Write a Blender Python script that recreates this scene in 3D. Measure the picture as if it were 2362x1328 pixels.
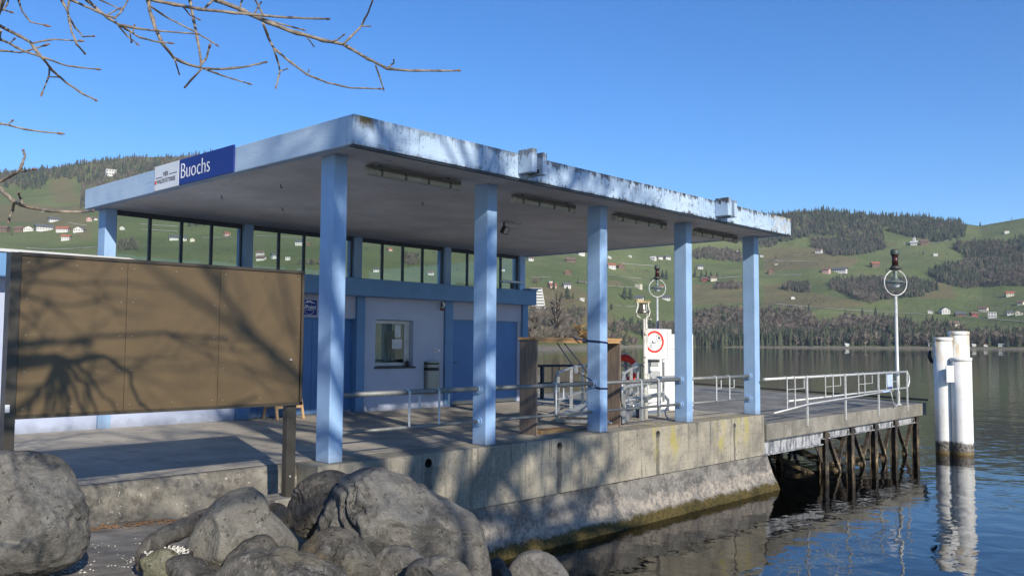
import bpy, math, random
import numpy as np
from mathutils import Vector, Matrix, noise as mnoise

sc = bpy.context.scene
for _o in list(bpy.data.objects):
    bpy.data.objects.remove(_o)
col = sc.collection
R = math.radians
random.seed(7)
rng = np.random.default_rng(7)

# ------------------------------------------------------------------ camera
IW, IH, FPX, EYE = 2362, 1328, 2027.111, 1.5
_y, _p, _r = R(42.904), R(3.613), R(0.374)
FW = np.array([math.cos(_y)*math.cos(_p), math.sin(_y)*math.cos(_p), math.sin(_p)])
_rt = np.array([math.sin(_y), -math.cos(_y), 0.0])
_up = np.cross(_rt, FW)
RT = math.cos(_r)*_rt + math.sin(_r)*_up
UP = -math.sin(_r)*_rt + math.cos(_r)*_up
cam = bpy.data.cameras.new('camera')
cam.sensor_width = 36.0
cam.lens = 36.0*FPX/IW
cam.clip_start = 0.05
cam.clip_end = 20000
camo = bpy.data.objects.new('camera', cam)
col.objects.link(camo)
_m = Matrix(((RT[0], UP[0], -FW[0], 0), (RT[1], UP[1], -FW[1], 0), (RT[2], UP[2], -FW[2], EYE), (0, 0, 0, 1)))
camo.matrix_world = _m
sc.camera = camo

# ------------------------------------------------------------------ daylight
SUN = Vector((-0.716, -1.87, 1.0)).normalized()          # towards the sun
SUN_EL = math.asin(SUN.z)
world = bpy.data.worlds.new("World")
sc.world = world
world.use_nodes = True
_nt = world.node_tree
_sky = _nt.nodes.new('ShaderNodeTexSky')
_sky.sky_type = 'NISHITA'
_sky.sun_disc = False
_sky.sun_elevation = SUN_EL
_sky.sun_rotation = math.atan2(SUN.x, SUN.y)
_sky.altitude = 435
_sky.air_density = 1.0
_sky.dust_density = 0.0
_sky.ozone_density = 6.0
_bg = _nt.nodes['Background']
_hs = _nt.nodes.new('ShaderNodeHueSaturation')
_hs.inputs['Saturation'].default_value = 1.17
_hs.inputs['Hue'].default_value = 0.506
_nt.links.new(_sky.outputs[0], _hs.inputs['Color'])
_nt.links.new(_hs.outputs[0], _bg.inputs[0])
_bg.inputs[1].default_value = 0.14
sun = bpy.data.lights.new('sun', 'SUN')
sun.energy = 5.0
sun.angle = R(0.53)
sun.color = (1.0, 0.93, 0.82)
suno = bpy.data.objects.new('sun', sun)
suno.rotation_euler = SUN.to_track_quat('Z', 'Y').to_euler()
suno.location = (-20, -50, 40)
col.objects.link(suno)

sc.view_settings.view_transform = 'Standard'
sc.view_settings.look = 'None'
sc.view_settings.gamma = 1.0
sc.view_settings.use_curve_mapping = False
sc.view_settings.exposure = 0.30
sc.render.engine = 'CYCLES'
sc.cycles.use_denoising = True
sc.cycles.max_bounces = 8
sc.cycles.transparent_max_bounces = 16
sc.cycles.caustics_reflective = True
sc.cycles.blur_glossy = 1.0
sc.cycles.sample_clamp_indirect = 6.0

# ------------------------------------------------------------------ helpers
def ray(px, py):
    return FW + RT*(px-IW/2)/FPX - UP*(py-IH/2)/FPX
def at(px, py, d):                       # the point seen at a photo pixel, d metres away along the ground
    v = ray(px, py)
    t = d/math.hypot(v[0], v[1])
    return Vector((v[0]*t, v[1]*t, EYE+v[2]*t))

def tag(o, label=None, cat=None, group=None, kind=None):
    if label: o['label'] = label
    if cat: o['category'] = cat
    if group: o['group'] = group
    if kind: o['kind'] = kind
    return o
def thing(name, label, cat, loc=(0, 0, 0), group=None):
    o = bpy.data.objects.new(name, None)
    col.objects.link(o)
    o.location = loc
    o.empty_display_size = 0.1
    return tag(o, label, cat, group)

class MB:
    """collects faces in world coordinates; build() links them as one object"""
    def __init__(s):
        s.v = []; s.f = []; s.mi = []; s.cur = 0; s.sm = []; s.smooth = False
    def add(s, vs, fs):
        b = len(s.v)
        s.v.extend([tuple(p) for p in vs])
        for f in fs:
            s.f.append([i+b for i in f]); s.mi.append(s.cur); s.sm.append(s.smooth)
    def hexa(s, p):                      # 4 bottom points, then 4 top points
        s.add(p, [(0, 3, 2, 1), (4, 5, 6, 7), (0, 1, 5, 4), (1, 2, 6, 5), (2, 3, 7, 6), (3, 0, 4, 7)])
    def box(s, x0, y0, z0, x1, y1, z1):
        s.hexa([(x0, y0, z0), (x1, y0, z0), (x1, y1, z0), (x0, y1, z0), (x0, y0, z1), (x1, y0, z1), (x1, y1, z1), (x0, y1, z1)])
    def obox(s, c, half, ux, uz=(0, 0, 1)):   # oriented box: centre, half sizes, x axis, z axis
        ux = Vector(ux).normalized(); uz = Vector(uz).normalized()
        uy = uz.cross(ux).normalized(); uz = ux.cross(uy)
        c = Vector(c); pts = []
        for sz in (-1, 1):
            for sx, sy in ((-1, -1), (1, -1), (1, 1), (-1, 1)):
                pts.append(c+ux*sx*half[0]+uy*sy*half[1]+uz*sz*half[2])
        s.hexa(pts)
    def bar(s, a, b, w, h, up=(0, 0, 1)):     # rectangular bar from a to b
        a = Vector(a); b = Vector(b); d = b-a
        u = Vector(up)
        if abs(d.normalized().dot(u)) > 0.97: u = Vector((0, 1, 0))
        side = d.cross(u).normalized(); u2 = side.cross(d).normalized()
        pts = []
        for e in (a, b):
            for sx, sy in ((-1, -1), (1, -1), (1, 1), (-1, 1)):
                pts.append(e+side*sx*w/2+u2*sy*h/2)
        s.hexa(pts)
    def prism(s, poly, vec):             # planar polygon of 3D points pushed along vec
        n = len(poly); v = Vector(vec)
        P = [Vector(p) for p in poly]
        s.add(P+[p+v for p in P], [tuple(range(n))[::-1], tuple(range(n, 2*n))]+[(i, (i+1) % n, n+(i+1) % n, n+i) for i in range(n)])
    def tube(s, pts, r, n=8, cap=True):
        P = [Vector(p) for p in pts]
        k = len(P)
        rr = list(r) if hasattr(r, '__len__') else [r]*k
        sm = s.smooth; s.smooth = True
        t0 = (P[1]-P[0]).normalized()
        u = t0.orthogonal().normalized()
        b = len(s.v)
        for i in range(k):
            t = (P[min(i+1, k-1)]-P[max(i-1, 0)])
            t = t.normalized() if t.length > 1e-9 else t0
            u = (u-t*u.dot(t))
            u = u.normalized() if u.length > 1e-6 else t.orthogonal().normalized()
            w = t.cross(u)
            for j in range(n):
                a = 2*math.pi*j/n
                s.v.append(tuple(P[i]+(u*math.cos(a)+w*math.sin(a))*rr[i]))
        for i in range(k-1):
            for j in range(n):
                j2 = (j+1) % n
                s.f.append([b+i*n+j, b+i*n+j2, b+(i+1)*n+j2, b+(i+1)*n+j]); s.mi.append(s.cur); s.sm.append(True)
        s.smooth = sm
        if cap:
            s.f.append([b+j for j in range(n)][::-1]); s.mi.append(s.cur); s.sm.append(False)
            s.f.append([b+(k-1)*n+j for j in range(n)]); s.mi.append(s.cur); s.sm.append(False)
    def lathe(s, c, prof, n=20):         # profile of (radius, height) about a vertical axis
        c = Vector(c); b = len(s.v); k = len(prof)
        for r, z in prof:
            for j in range(n):
                a = 2*math.pi*j/n
                s.v.append((c.x+r*math.cos(a), c.y+r*math.sin(a), c.z+z))
        for i in range(k-1):
            for j in range(n):
                j2 = (j+1) % n
                s.f.append([b+i*n+j, b+i*n+j2, b+(i+1)*n+j2, b+(i+1)*n+j]); s.mi.append(s.cur); s.sm.append(True)
        s.f.append([b+j for j in range(n)][::-1]); s.mi.append(s.cur); s.sm.append(False)
        s.f.append([b+(k-1)*n+j for j in range(n)]); s.mi.append(s.cur); s.sm.append(False)
    def build(s, name, mats, parent=None, base=None, bevel=0.0, seg=2):
        if not isinstance(mats, (list, tuple)): mats = [mats]
        if parent is not None:
            o = Vector((0, 0, 0)); q = parent
            while q is not None:
                o += Vector(q.location); q = q.parent
        elif base is not None: o = Vector(base)
        else: o = Vector((0, 0, 0))
        me = bpy.data.meshes.new(name)
        me.from_pydata([(x-o.x, y-o.y, z-o.z) for x, y, z in s.v], [], s.f)
        for m in mats: me.materials.append(m)
        me.polygons.foreach_set('material_index', s.mi)
        me.polygons.foreach_set('use_smooth', s.sm)
        me.update()
        ob = bpy.data.objects.new(name, me)
        col.objects.link(ob)
        if parent is not None: ob.parent = parent
        elif base is not None: ob.location = base
        if bevel > 0:
            bv = ob.modifiers.new('edge', 'BEVEL')
            bv.width = bevel; bv.segments = seg; bv.limit_method = 'ANGLE'; bv.angle_limit = R(40)
            bv.harden_normals = False
        return ob
def bxo(name, mat, parent, *b, bevel=0.0):
    m = MB(); m.box(*b); return m.build(name, mat, parent, bevel=bevel)
def dup(root, loc, label=None):
    r = root.copy(); col.objects.link(r); r.location = loc
    if label: r['label'] = label
    for ch in list(root.children):
        c = ch.copy(); col.objects.link(c); c.parent = r
        for g in list(ch.children):
            d = g.copy(); col.objects.link(d); d.parent = c
    return r
def text(name, body, size, mat, parent, origin, right, up, extrude=0.002, align='LEFT', width=1.0, offset=0.0):
    cu = bpy.data.curves.new(name, 'FONT')
    cu.body = body; cu.size = size; cu.extrude = extrude; cu.align_x = align; cu.offset = offset
    cu.resolution_u = 4
    t = bpy.data.objects.new(name, cu)
    col.objects.link(t)
    bpy.context.view_layer.update()
    me = bpy.data.meshes.new_from_object(t.evaluated_get(bpy.context.evaluated_depsgraph_get()))
    bpy.data.objects.remove(t)
    rv = Vector(right).normalized(); uv = Vector(up).normalized(); nv = rv.cross(uv)
    o = Vector(origin)
    q = parent
    while q is not None:
        o -= Vector(q.location); q = q.parent
    M4 = Matrix(((rv.x*width, uv.x, nv.x, o.x), (rv.y*width, uv.y, nv.y, o.y), (rv.z*width, uv.z, nv.z, o.z), (0, 0, 0, 1)))
    me.transform(M4)
    me.materials.clear(); me.materials.append(mat)
    ob = bpy.data.objects.new(name, me); col.objects.link(ob); ob.parent = parent
    return ob

# ------------------------------------------------------------------ material nodes
class NT:
    def __init__(s, name, rough=0.6, metallic=0.0, spec=0.4):
        s.m = bpy.data.materials.new(name); s.m.use_nodes = True
        s.t = s.m.node_tree; s.n = s.t.nodes; s.b = s.n['Principled BSDF']
        s.b.inputs['Roughness'].default_value = rough
        s.b.inputs['Metallic'].default_value = metallic
        s.b.inputs['Specular IOR Level'].default_value = spec
        g = s.n.new('ShaderNodeNewGeometry'); s.pos = g.outputs['Position']; s.nrm = g.outputs['Normal']; s.geo = g
        x = s.n.new('ShaderNodeSeparateXYZ'); s.l(s.pos, x.inputs[0])
        s.X, s.Y, s.Z = x.outputs
    def l(s, a, b): s.t.links.new(a, b)
    def _in(s, sock, v):
        if hasattr(v, 'is_output'): s.l(v, sock)
        elif isinstance(v, (tuple, list)) and len(v) == 3 and sock.type == 'RGBA': sock.default_value = (*v, 1)
        else: sock.default_value = v
    def scale(s, sx, sy, sz, rot=(0, 0, 0)):
        n = s.n.new('ShaderNodeMapping'); s.l(s.pos, n.inputs[0])
        n.inputs['Scale'].default_value = (sx, sy, sz); n.inputs['Rotation'].default_value = rot
        return n.outputs[0]
    def noise(s, sc_, detail=4, rough=0.55, vec=None, dist=0.0):
        n = s.n.new('ShaderNodeTexNoise'); s.l(vec if vec is not None else s.pos, n.inputs['Vector'])
        n.inputs['Scale'].default_value = sc_; n.inputs['Detail'].default_value = detail
        n.inputs['Roughness'].default_value = rough; n.inputs['Distortion'].default_value = dist
        return n.outputs['Fac']
    def voro(s, sc_, vec=None, feature='F1', rand=1.0):
        n = s.n.new('ShaderNodeTexVoronoi'); s.l(vec if vec is not None else s.pos, n.inputs['Vector'])
        n.feature = feature; n.inputs['Scale'].default_value = sc_; n.inputs['Randomness'].default_value = rand
        return n.outputs['Distance']
    def rng(s, v, a, b, c=0.0, d=1.0, smooth=True):
        n = s.n.new('ShaderNodeMapRange'); s._in(n.inputs['Value'], v)
        n.inputs['From Min'].default_value = a; n.inputs['From Max'].default_value = b
        n.inputs['To Min'].default_value = c; n.inputs['To Max'].default_value = d
        if smooth: n.interpolation_type = 'SMOOTHSTEP'
        return n.outputs[0]
    def ma(s, op, a, b=0.0, clamp=False):
        n = s.n.new('ShaderNodeMath'); n.operation = op; n.use_clamp = clamp
        s._in(n.inputs[0], a); s._in(n.inputs[1], b)
        return n.outputs[0]
    def mix(s, f, a, b, mode='MIX'):
        n = s.n.new('ShaderNodeMix'); n.data_type = 'RGBA'; n.blend_type = mode
        s._in(n.inputs[0], f); s._in(n.inputs[6], a); s._in(n.inputs[7], b)
        return n.outputs[2]
    def ramp(s, f, stops):
        n = s.n.new('ShaderNodeValToRGB'); s.l(f, n.inputs[0]); e = n.color_ramp.elements
        while len(e) < len(stops): e.new(0.5)
        for i, (p, c) in enumerate(stops): e[i].position = p; e[i].color = (*c, 1)
        return n.outputs[0]
    def attr(s, name):
        n = s.n.new('ShaderNodeAttribute'); n.attribute_name = name
        return n.outputs['Color'], n.outputs['Fac']
    def color(s, c): s._in(s.b.inputs['Base Color'], c)
    def bump(s, h, strength=0.3, dist=0.02, prev=None):
        n = s.n.new('ShaderNodeBump'); s._in(n.inputs['Height'], h)
        n.inputs['Strength'].default_value = strength; n.inputs['Distance'].default_value = dist
        if prev is not None: s.l(prev, n.inputs['Normal'])
        s.l(n.outputs[0], s.b.inputs['Normal']); return n.outputs[0]

def simple(name, c, rough=0.6, metallic=0.0, var=0.12, sc_=6.0, bump=0.0, spec=0.4):
    k = NT(name, rough, metallic, spec)
    f = k.noise(sc_, 5, 0.6)
    d = tuple(x*(1-var) for x in c); e = tuple(min(1, x*(1+var)) for x in c)
    k.color(k.mix(k.rng(f, 0.3, 0.7), d, e))
    if bump: k.bump(k.noise(sc_*6, 4), bump, 0.01)
    return k.m
def rough_var(k, f, a, b):
    k.l(k.rng(f, 0.3, 0.7, a, b), k.b.inputs['Roughness'])

def concrete(name, c, dark, sc_=1.3, pits=0.5, bump=0.35):
    k = NT(name, 0.85, 0, 0.25)
    big = k.noise(sc_, 6, 0.62)
    fine = k.noise(26, 6, 0.7)
    x = k.mix(k.rng(big, 0.34, 0.66), dark, c)
    x = k.mix(k.rng(fine, 0.42, 0.75, 0, 0.35), x, tuple(v*1.25 for v in c))
    x = k.mix(k.rng(fine, 0.40, 0.24, 0, 0.7*pits), x, tuple(v*0.35 for v in dark))
    k.color(x)
    k.bump(k.ma('ADD', fine, k.noise(90, 3)), bump, 0.012)
    return k, x

M = {}
def paint(name, c, var=0.10, grain=0.5, rough=0.55):
    """brushed paint over board-marked concrete or timber, grain running upright"""
    k = NT(name, rough, 0, 0.4)
    v = k.scale(38, 38, 1.1)
    g = k.noise(1.0, 4, 0.6, v)
    b = k.noise(1.6, 4, 0.6)
    x = k.mix(k.rng(b, 0.3, 0.7), tuple(t*(1-var) for t in c), tuple(min(1, t*(1+var)) for t in c))
    x = k.mix(k.rng(g, 0.44, 0.30, 0, 0.5*grain), x, tuple(t*0.6 for t in c))
    low = k.ma('MULTIPLY', k.rng(k.ma('ADD', k.Z, k.ma('MULTIPLY', k.noise(5, 5, 0.7), 0.35)), 0.36, 0.14), 0.55)
    x = k.mix(low, x, (0.16, 0.17, 0.18))
    sp = k.noise(34, 3, 0.6)
    x = k.mix(k.rng(sp, 0.66, 0.72, 0, 0.6), x, (0.10, 0.11, 0.12))
    k.color(x)
    k.bump(k.ma('ADD', g, k.ma('MULTIPLY', k.noise(60, 3), 0.3)), 0.25*grain+0.05, 0.01)
    return k.m
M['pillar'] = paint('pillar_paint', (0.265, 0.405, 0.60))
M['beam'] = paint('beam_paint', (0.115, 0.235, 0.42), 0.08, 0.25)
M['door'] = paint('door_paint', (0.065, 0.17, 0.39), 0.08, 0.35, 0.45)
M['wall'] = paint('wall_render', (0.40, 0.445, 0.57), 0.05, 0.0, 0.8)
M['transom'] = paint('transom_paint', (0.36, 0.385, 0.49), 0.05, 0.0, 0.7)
M['frame_dark'] = simple('window_bar_paint', (0.045, 0.055, 0.065), 0.5)
M['white_metal'] = simple('coping_metal', (0.50, 0.50, 0.49), 0.45, 0.0, 0.08)

def fascia_mat():
    k = NT('fascia_paint', 0.7, 0, 0.3)
    c = (0.56, 0.66, 0.84)
    b = k.noise(1.2, 5, 0.6)
    x = k.mix(k.rng(b, 0.3, 0.7), (0.335, 0.455, 0.595), (0.44, 0.545, 0.655))
    h = k.noise(1.0, 4, 0.6, k.scale(2.0, 2.0, 42))
    x = k.mix(k.rng(h, 0.42, 0.30, 0, 0.4), x, (0.25, 0.30, 0.40))
    lake = k.rng(k.Y, 8.5, 8.47, 0, 1)                     # the lake-side board weathers most
    along = k.rng(k.X, 6.2, 12.5, 0.42, 1.0, False)
    amt = k.ma('MULTIPLY', along, k.ma('ADD', k.ma('MULTIPLY', lake, 0.9), 0.1))
    top = k.rng(k.Z, 4.10, 4.235)
    bot = k.rng(k.Z, 3.95, 3.865)
    blot = k.noise(5.5, 7, 0.72, k.scale(1, 1, 0.75))
    streak = k.noise(1.0, 6, 0.7, k.scale(30, 30, 4.0))
    e1 = k.ma('MULTIPLY', top, 0.125)
    e2 = k.ma('MULTIPLY', bot, 0.085)
    thr = k.ma('ADD', k.ma('MAXIMUM', e1, e2), k.ma('ADD', k.ma('MULTIPLY', blot, 0.55), k.ma('MULTIPLY', streak, 0.45)))
    mask = k.ma('MULTIPLY', k.rng(thr, 0.555, 0.635), amt)
    x = k.mix(mask, x, (0.045, 0.045, 0.043))
    spk = k.ma('MULTIPLY', k.rng(k.noise(30, 4, 0.65, k.scale(1, 1, 0.6)), 0.565, 0.62), k.rng(k.noise(2.6, 5, 0.7), 0.46, 0.60))
    drip = k.ma('MULTIPLY', k.rng(k.noise(1.0, 3, 0.6, k.scale(26, 26, 0.5)), 0.52, 0.64), k.rng(k.ma('ADD', k.Z, k.ma('MULTIPLY', k.noise(3.0, 4), 0.5)), 4.22, 4.46))
    x = k.mix(k.ma('MULTIPLY', drip, k.ma('MULTIPLY', amt, 0.7)), x, (0.10, 0.11, 0.13))
    x = k.mix(k.ma('MULTIPLY', spk, k.ma('MULTIPLY', amt, 0.9)), x, (0.05, 0.05, 0.05))
    och = k.ma('MULTIPLY', k.rng(k.X, 16.4, 17.9), k.rng(k.noise(7, 5), 0.42, 0.6))
    x = k.mix(k.ma('MULTIPLY', och, k.ma('MULTIPLY', lake, 0.6)), x, (0.42, 0.34, 0.18))
    moss = k.ma('MULTIPLY', k.rng(k.ma('ABSOLUTE', k.ma('SUBTRACT', k.X, 6.47)), 0.17, 0.05), k.rng(k.ma('ADD', k.Z, k.ma('MULTIPLY', k.noise(14, 4), 0.25)), 4.17, 4.32))
    x = k.mix(k.ma('MULTIPLY', moss, lake), x, (0.11, 0.085, 0.035))
    k.color(x)
    k.bump(k.ma('ADD', h, k.noise(40, 5)), 0.3, 0.012)
    return k.m
M['fascia'] = fascia_mat()
def soffit_mat():
    k = NT('soffit_render', 0.85, 0, 0.2)
    x = k.mix(k.rng(k.noise(1.1, 5), 0.3, 0.7), (0.54, 0.53, 0.52), (0.68, 0.665, 0.65))
    g = k.noise(1.0, 5, 0.65, k.scale(30, 2.0, 1, (0, 0, 0.2)))
    x = k.mix(k.rng(g, 0.45, 0.32, 0, 0.4), x, (0.2, 0.2, 0.2))
    fl = k.noise(9, 5, 0.7, k.scale(1.0, 0.35, 1))
    x = k.mix(k.rng(fl, 0.63, 0.70, 0, 0.7), x, (0.12, 0.12, 0.13))
    k.color(x); k.bump(g, 0.15, 0.01)
    return k.m
M['soffit'] = soffit_mat()
M['roofing'] = concrete('roofing_felt', (0.17, 0.17, 0.17), (0.11, 0.11, 0.11))[0].m

def deck_mat():
    k, x = concrete('quay_concrete', (0.39, 0.35, 0.285), (0.265, 0.24, 0.198), 0.9, 0.4, 0.25)
    st = k.noise(1.0, 5, 0.65, k.scale(0.5, 3.5, 1))
    x = k.mix(k.rng(st, 0.5, 0.75, 0, 0.4), x, (0.36, 0.34, 0.30))
    x = k.mix(k.rng(k.noise(2.2, 6, 0.7), 0.54, 0.68, 0, 0.55), x, (0.13, 0.12, 0.105))
    x = k.mix(k.rng(k.noise(7.5, 6, 0.75), 0.55, 0.66, 0, 0.4), x, (0.15, 0.14, 0.12))
    k.color(x); return k.m
M['deck'] = deck_mat()
M['joint'] = simple('joint_filler', (0.05, 0.05, 0.05), 0.9)

def quay_wall_mat():
    k, x = concrete('quay_wall_concrete', (0.37, 0.33, 0.25), (0.205, 0.187, 0.148), 1.1, 0.9, 0.6)
    v = k.noise(1.0, 6, 0.7, k.scale(16, 16, 1.6))
    x = k.mix(k.rng(v, 0.52, 0.72, 0, 0.5), x, (0.42, 0.385, 0.31))
    x = k.mix(k.ma('MULTIPLY', k.rng(v, 0.44, 0.30, 0, 0.7), k.rng(k.Z, -0.25, -0.75, 0.35, 1)), x, (0.085, 0.08, 0.07))
    sp = k.noise(24, 4, 0.7, k.scale(1, 1, 0.55))
    x = k.mix(k.rng(k.noise(3.3, 6, 0.72), 0.52, 0.64, 0, 0.55), x, (0.15, 0.14, 0.115))
    x = k.mix(k.rng(sp, 0.60, 0.66, 0, 0.8), x, (0.05, 0.045, 0.04))
    fw_ = k.ma('ABSOLUTE', k.ma('SUBTRACT', k.ma('FRACT', k.ma('MULTIPLY', k.ma('ADD', k.Z, 2.0), 5.2)), 0.5))
    x = k.mix(k.ma('MULTIPLY', k.rng(fw_, 0.035, 0.0), k.rng(k.noise(2.0, 4), 0.42, 0.58, 0, 0.45)), x, (0.12, 0.115, 0.10))
    vs_ = k.noise(1.0, 4, 0.65, k.scale(7, 7, 0.35))
    x = k.mix(k.ma('MULTIPLY', k.rng(vs_, 0.56, 0.64), k.rng(k.Z, -0.75, -0.1, 0.25, 0.65)), x, (0.10, 0.095, 0.08))
    # grime running down from each drain hole
    for hx, w in ((8.09, 0.085), (10.87, 0.07), (13.67, 0.055), (16.49, 0.045)):
        wob = k.ma('ADD', k.X, k.ma('MULTIPLY', k.ma('SUBTRACT', k.noise(4, 4), 0.5), 0.10))
        dd = k.ma('ABSOLUTE', k.ma('SUBTRACT', wob, hx))
        f = k.ma('MULTIPLY', k.rng(dd, w*1.3, w*0.5), k.rng(k.Z, -0.10, -0.16))
        x = k.mix(k.ma('MULTIPLY', f, 0.72), x, (0.075, 0.07, 0.06))
    # yellow lichen patches
    for hx, w, z0 in ((16.85, 0.42, -0.30), (15.9, 0.28, -0.34), (14.15, 0.30, -0.22), (13.62, 0.12, -0.4)):
        dd = k.ma('ABSOLUTE', k.ma('SUBTRACT', k.ma('ADD', k.X, k.ma('MULTIPLY', k.noise(3, 4), 0.3)), hx+0.15))
        f = k.ma('MULTIPLY', k.rng(dd, w, w*0.3), k.rng(k.noise(6, 6, 0.7, k.scale(1, 1, 0.3)), 0.42, 0.62))
        f = k.ma('MULTIPLY', f, k.rng(k.Z, -0.72, -0.45))
        x = k.mix(k.ma('MULTIPLY', f, 0.75), x, (0.36, 0.31, 0.075))
    wd = k.rng(k.voro(11), 0.16, 0.10)
    wd = k.ma('MULTIPLY', wd, k.ma('MULTIPLY', k.rng(k.X, 12.8, 14.2), k.rng(k.Z, -0.20, -0.08)))
    wd = k.ma('MULTIPLY', wd, k.rng(k.noise(2.5, 3), 0.5, 0.6))
    x = k.mix(wd, x, (0.62, 0.58, 0.48))
    # the end towards the shore is darker
    x = k.mix(k.rng(k.X, 9.6, 6.0, 0, 0.45), x, (0.15, 0.145, 0.125))
    k.color(x); return k.m
M['quay_wall'] = quay_wall_mat()
def footing_mat():
    k, x = concrete('quay_footing_concrete', (0.27, 0.25, 0.215), (0.15, 0.145, 0.13), 1.0, 0.9, 0.8)
    bl = k.noise(2.6, 7, 0.7, k.scale(1, 1, 1.3))
    x = k.mix(k.rng(bl, 0.44, 0.58, 0, 0.85), x, (0.10, 0.095, 0.087))
    pk = k.noise(13, 6, 0.75)
    lo = k.rng(k.Z, -0.85, -1.25)
    x = k.mix(k.ma('MULTIPLY', k.rng(pk, 0.48, 0.60), k.ma('ADD', k.ma('MULTIPLY', lo, 0.55), 0.1)), x, (0.36, 0.315, 0.26))
    zn = k.ma('ADD', k.Z, k.ma('MULTIPLY', k.ma('SUBTRACT', k.noise(2.4, 6, 0.7), 0.5), 0.42))
    lime = k.ma('MULTIPLY', k.rng(zn, -1.16, -1.28), k.rng(zn, -1.46, -1.40))
    lime = k.ma('MULTIPLY', lime, k.rng(k.noise(7, 6, 0.75), 0.40, 0.60, 0.05, 0.85))
    x = k.mix(lime, x, (0.41, 0.35, 0.28))
    zn = k.ma('ADD', k.Z, k.ma('MULTIPLY', k.ma('SUBTRACT', k.noise(3.2, 7, 0.75), 0.5), 0.36))
    alg = k.rng(zn, -1.42, -1.50)
    x = k.mix(alg, x, (0.095, 0.068, 0.02))
    x = k.mix(k.ma('MULTIPLY', k.rng(k.noise(22, 5), 0.42, 0.6), alg), x, (0.045, 0.04, 0.012))
    k.color(x)
    k.bump(k.ma('ADD', k.ma('MULTIPLY', pk, 1.4), k.noise(5, 6)), 0.7, 0.04)
    return k.m
M['footing'] = footing_mat()
def pier_mat():
    k, x = concrete('pier_concrete', (0.27, 0.25, 0.21), (0.15, 0.14, 0.115), 1.4, 0.6, 0.4)
    x = k.mix(k.rng(k.noise(1.0, 6, 0.7, k.scale(9, 9, 1.5)), 0.5, 0.68, 0, 0.6), x, (0.12, 0.11, 0.085))
    x = k.mix(k.rng(k.voro(7), 0.10, 0.07), x, (0.55, 0.52, 0.45))
    k.color(x); return k.m
M['pier'] = pier_mat()
M['hole'] = simple('wet_pipe', (0.03, 0.028, 0.025), 0.6)

def galv(name, c, rough=0.42, met=0.55):
    k = NT(name, rough, met, 0.5)
    x = k.mix(k.rng(k.noise(9, 5, 0.65), 0.35, 0.65), tuple(v*0.75 for v in c), c)
    x = k.mix(k.rng(k.noise(22, 4, 0.7), 0.62, 0.7, 0, 0.5), x, (0.30, 0.29, 0.26))
    k.color(x); return k.m
M['galv'] = galv('galvanised_steel', (0.50, 0.51, 0.50))
M['rail'] = galv('weathered_rail', (0.22, 0.225, 0.21), 0.55, 0.3)
M['pier_rail'] = galv('pale_pier_rail', (0.62, 0.62, 0.58), 0.5, 0.25)
M['flat_bar'] = galv('flat_bar_steel', (0.60, 0.61, 0.58), 0.5, 0.2)
M['dark_rail'] = simple('shade_toned_rail', (0.03, 0.035, 0.045), 0.5)  # shade on the rear rail is painted in as this dark tone
M['board'] = simple('bronze_panel', (0.102, 0.069, 0.031), 0.5, 0.0, 0.10, 3.0, 0.02, 0.5)
M['board_frame'] = simple('bronze_frame', (0.065, 0.052, 0.036), 0.45, 0.2)
M['board_post'] = simple('bronze_post', (0.050, 0.044, 0.034), 0.45, 0.2)
M['screw'] = simple('screw_steel', (0.40, 0.37, 0.31), 0.4, 0.3)
M['sign_blue'] = simple('sign_blue', (0.006, 0.028, 0.20), 0.55, 0.0, 0.04)
M['sign_white'] = simple('sign_white', (0.66, 0.66, 0.66), 0.35, 0.0, 0.03)
M['ink'] = simple('sign_ink', (0.015, 0.02, 0.05), 0.5)
M['ink_grey'] = simple('faded_ink', (0.40, 0.40, 0.38), 0.6)
M['letter_white'] = simple('letter_white', (0.80, 0.80, 0.80), 0.4, 0.0, 0.02)
M['red'] = simple('signal_red', (0.62, 0.035, 0.02), 0.4, 0.0, 0.06)
M['red_small'] = simple('flag_red', (0.65, 0.06, 0.03), 0.4)
M['cabinet'] = simple('cabinet_white', (0.74, 0.73, 0.68), 0.45, 0.0, 0.05, 2.0)
M['navy'] = simple('navy_rope', (0.010, 0.014, 0.06), 0.7)
M['black'] = simple('black_plastic', (0.012, 0.012, 0.013), 0.4)
M['blackboard'] = simple('blackboard', (0.012, 0.016, 0.030), 0.5)
_k = NT('stainless_steel', 0.36, 0.85); _k.color((0.26, 0.26, 0.245)); M['stainless'] = _k.m
M['paper'] = simple('paper', (0.55, 0.57, 0.58), 0.7)
M['diffuser'] = simple('tube_cover', (0.42, 0.41, 0.35), 0.3, 0.0, 0.1)
M['tube_body'] = simple('tube_body', (0.13, 0.13, 0.11), 0.5)
M['curtain'] = simple('curtain', (0.16, 0.20, 0.20), 0.9)

def wood(name, c, d, scv=(1, 1, 1)):
    k = NT(name, 0.7, 0, 0.25)
    g = k.noise(1.0, 6, 0.6, k.scale(*scv), 0.6)
    x = k.mix(k.rng(g, 0.35, 0.65), d, c)
    x = k.mix(k.rng(k.voro(3.5), 0.05, 0.03, 0, 0.8), x, tuple(v*0.35 for v in d))
    k.color(x); k.bump(g, 0.2, 0.008); return k.m
M['wood_grey'] = wood('weathered_plank', (0.24, 0.185, 0.14), (0.16, 0.125, 0.10), (30, 30, 2))
M['wood_new'] = wood('fresh_plank', (0.50, 0.30, 0.13), (0.40, 0.22, 0.09), (4, 30, 30))
M['wood_easel'] = wood('easel_wood', (0.48, 0.32, 0.17), (0.38, 0.24, 0.12), (30, 30, 3))
M['plywood'] = wood('plywood', (0.48, 0.28, 0.11), (0.40, 0.23, 0.09), (3, 20, 20))

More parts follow.
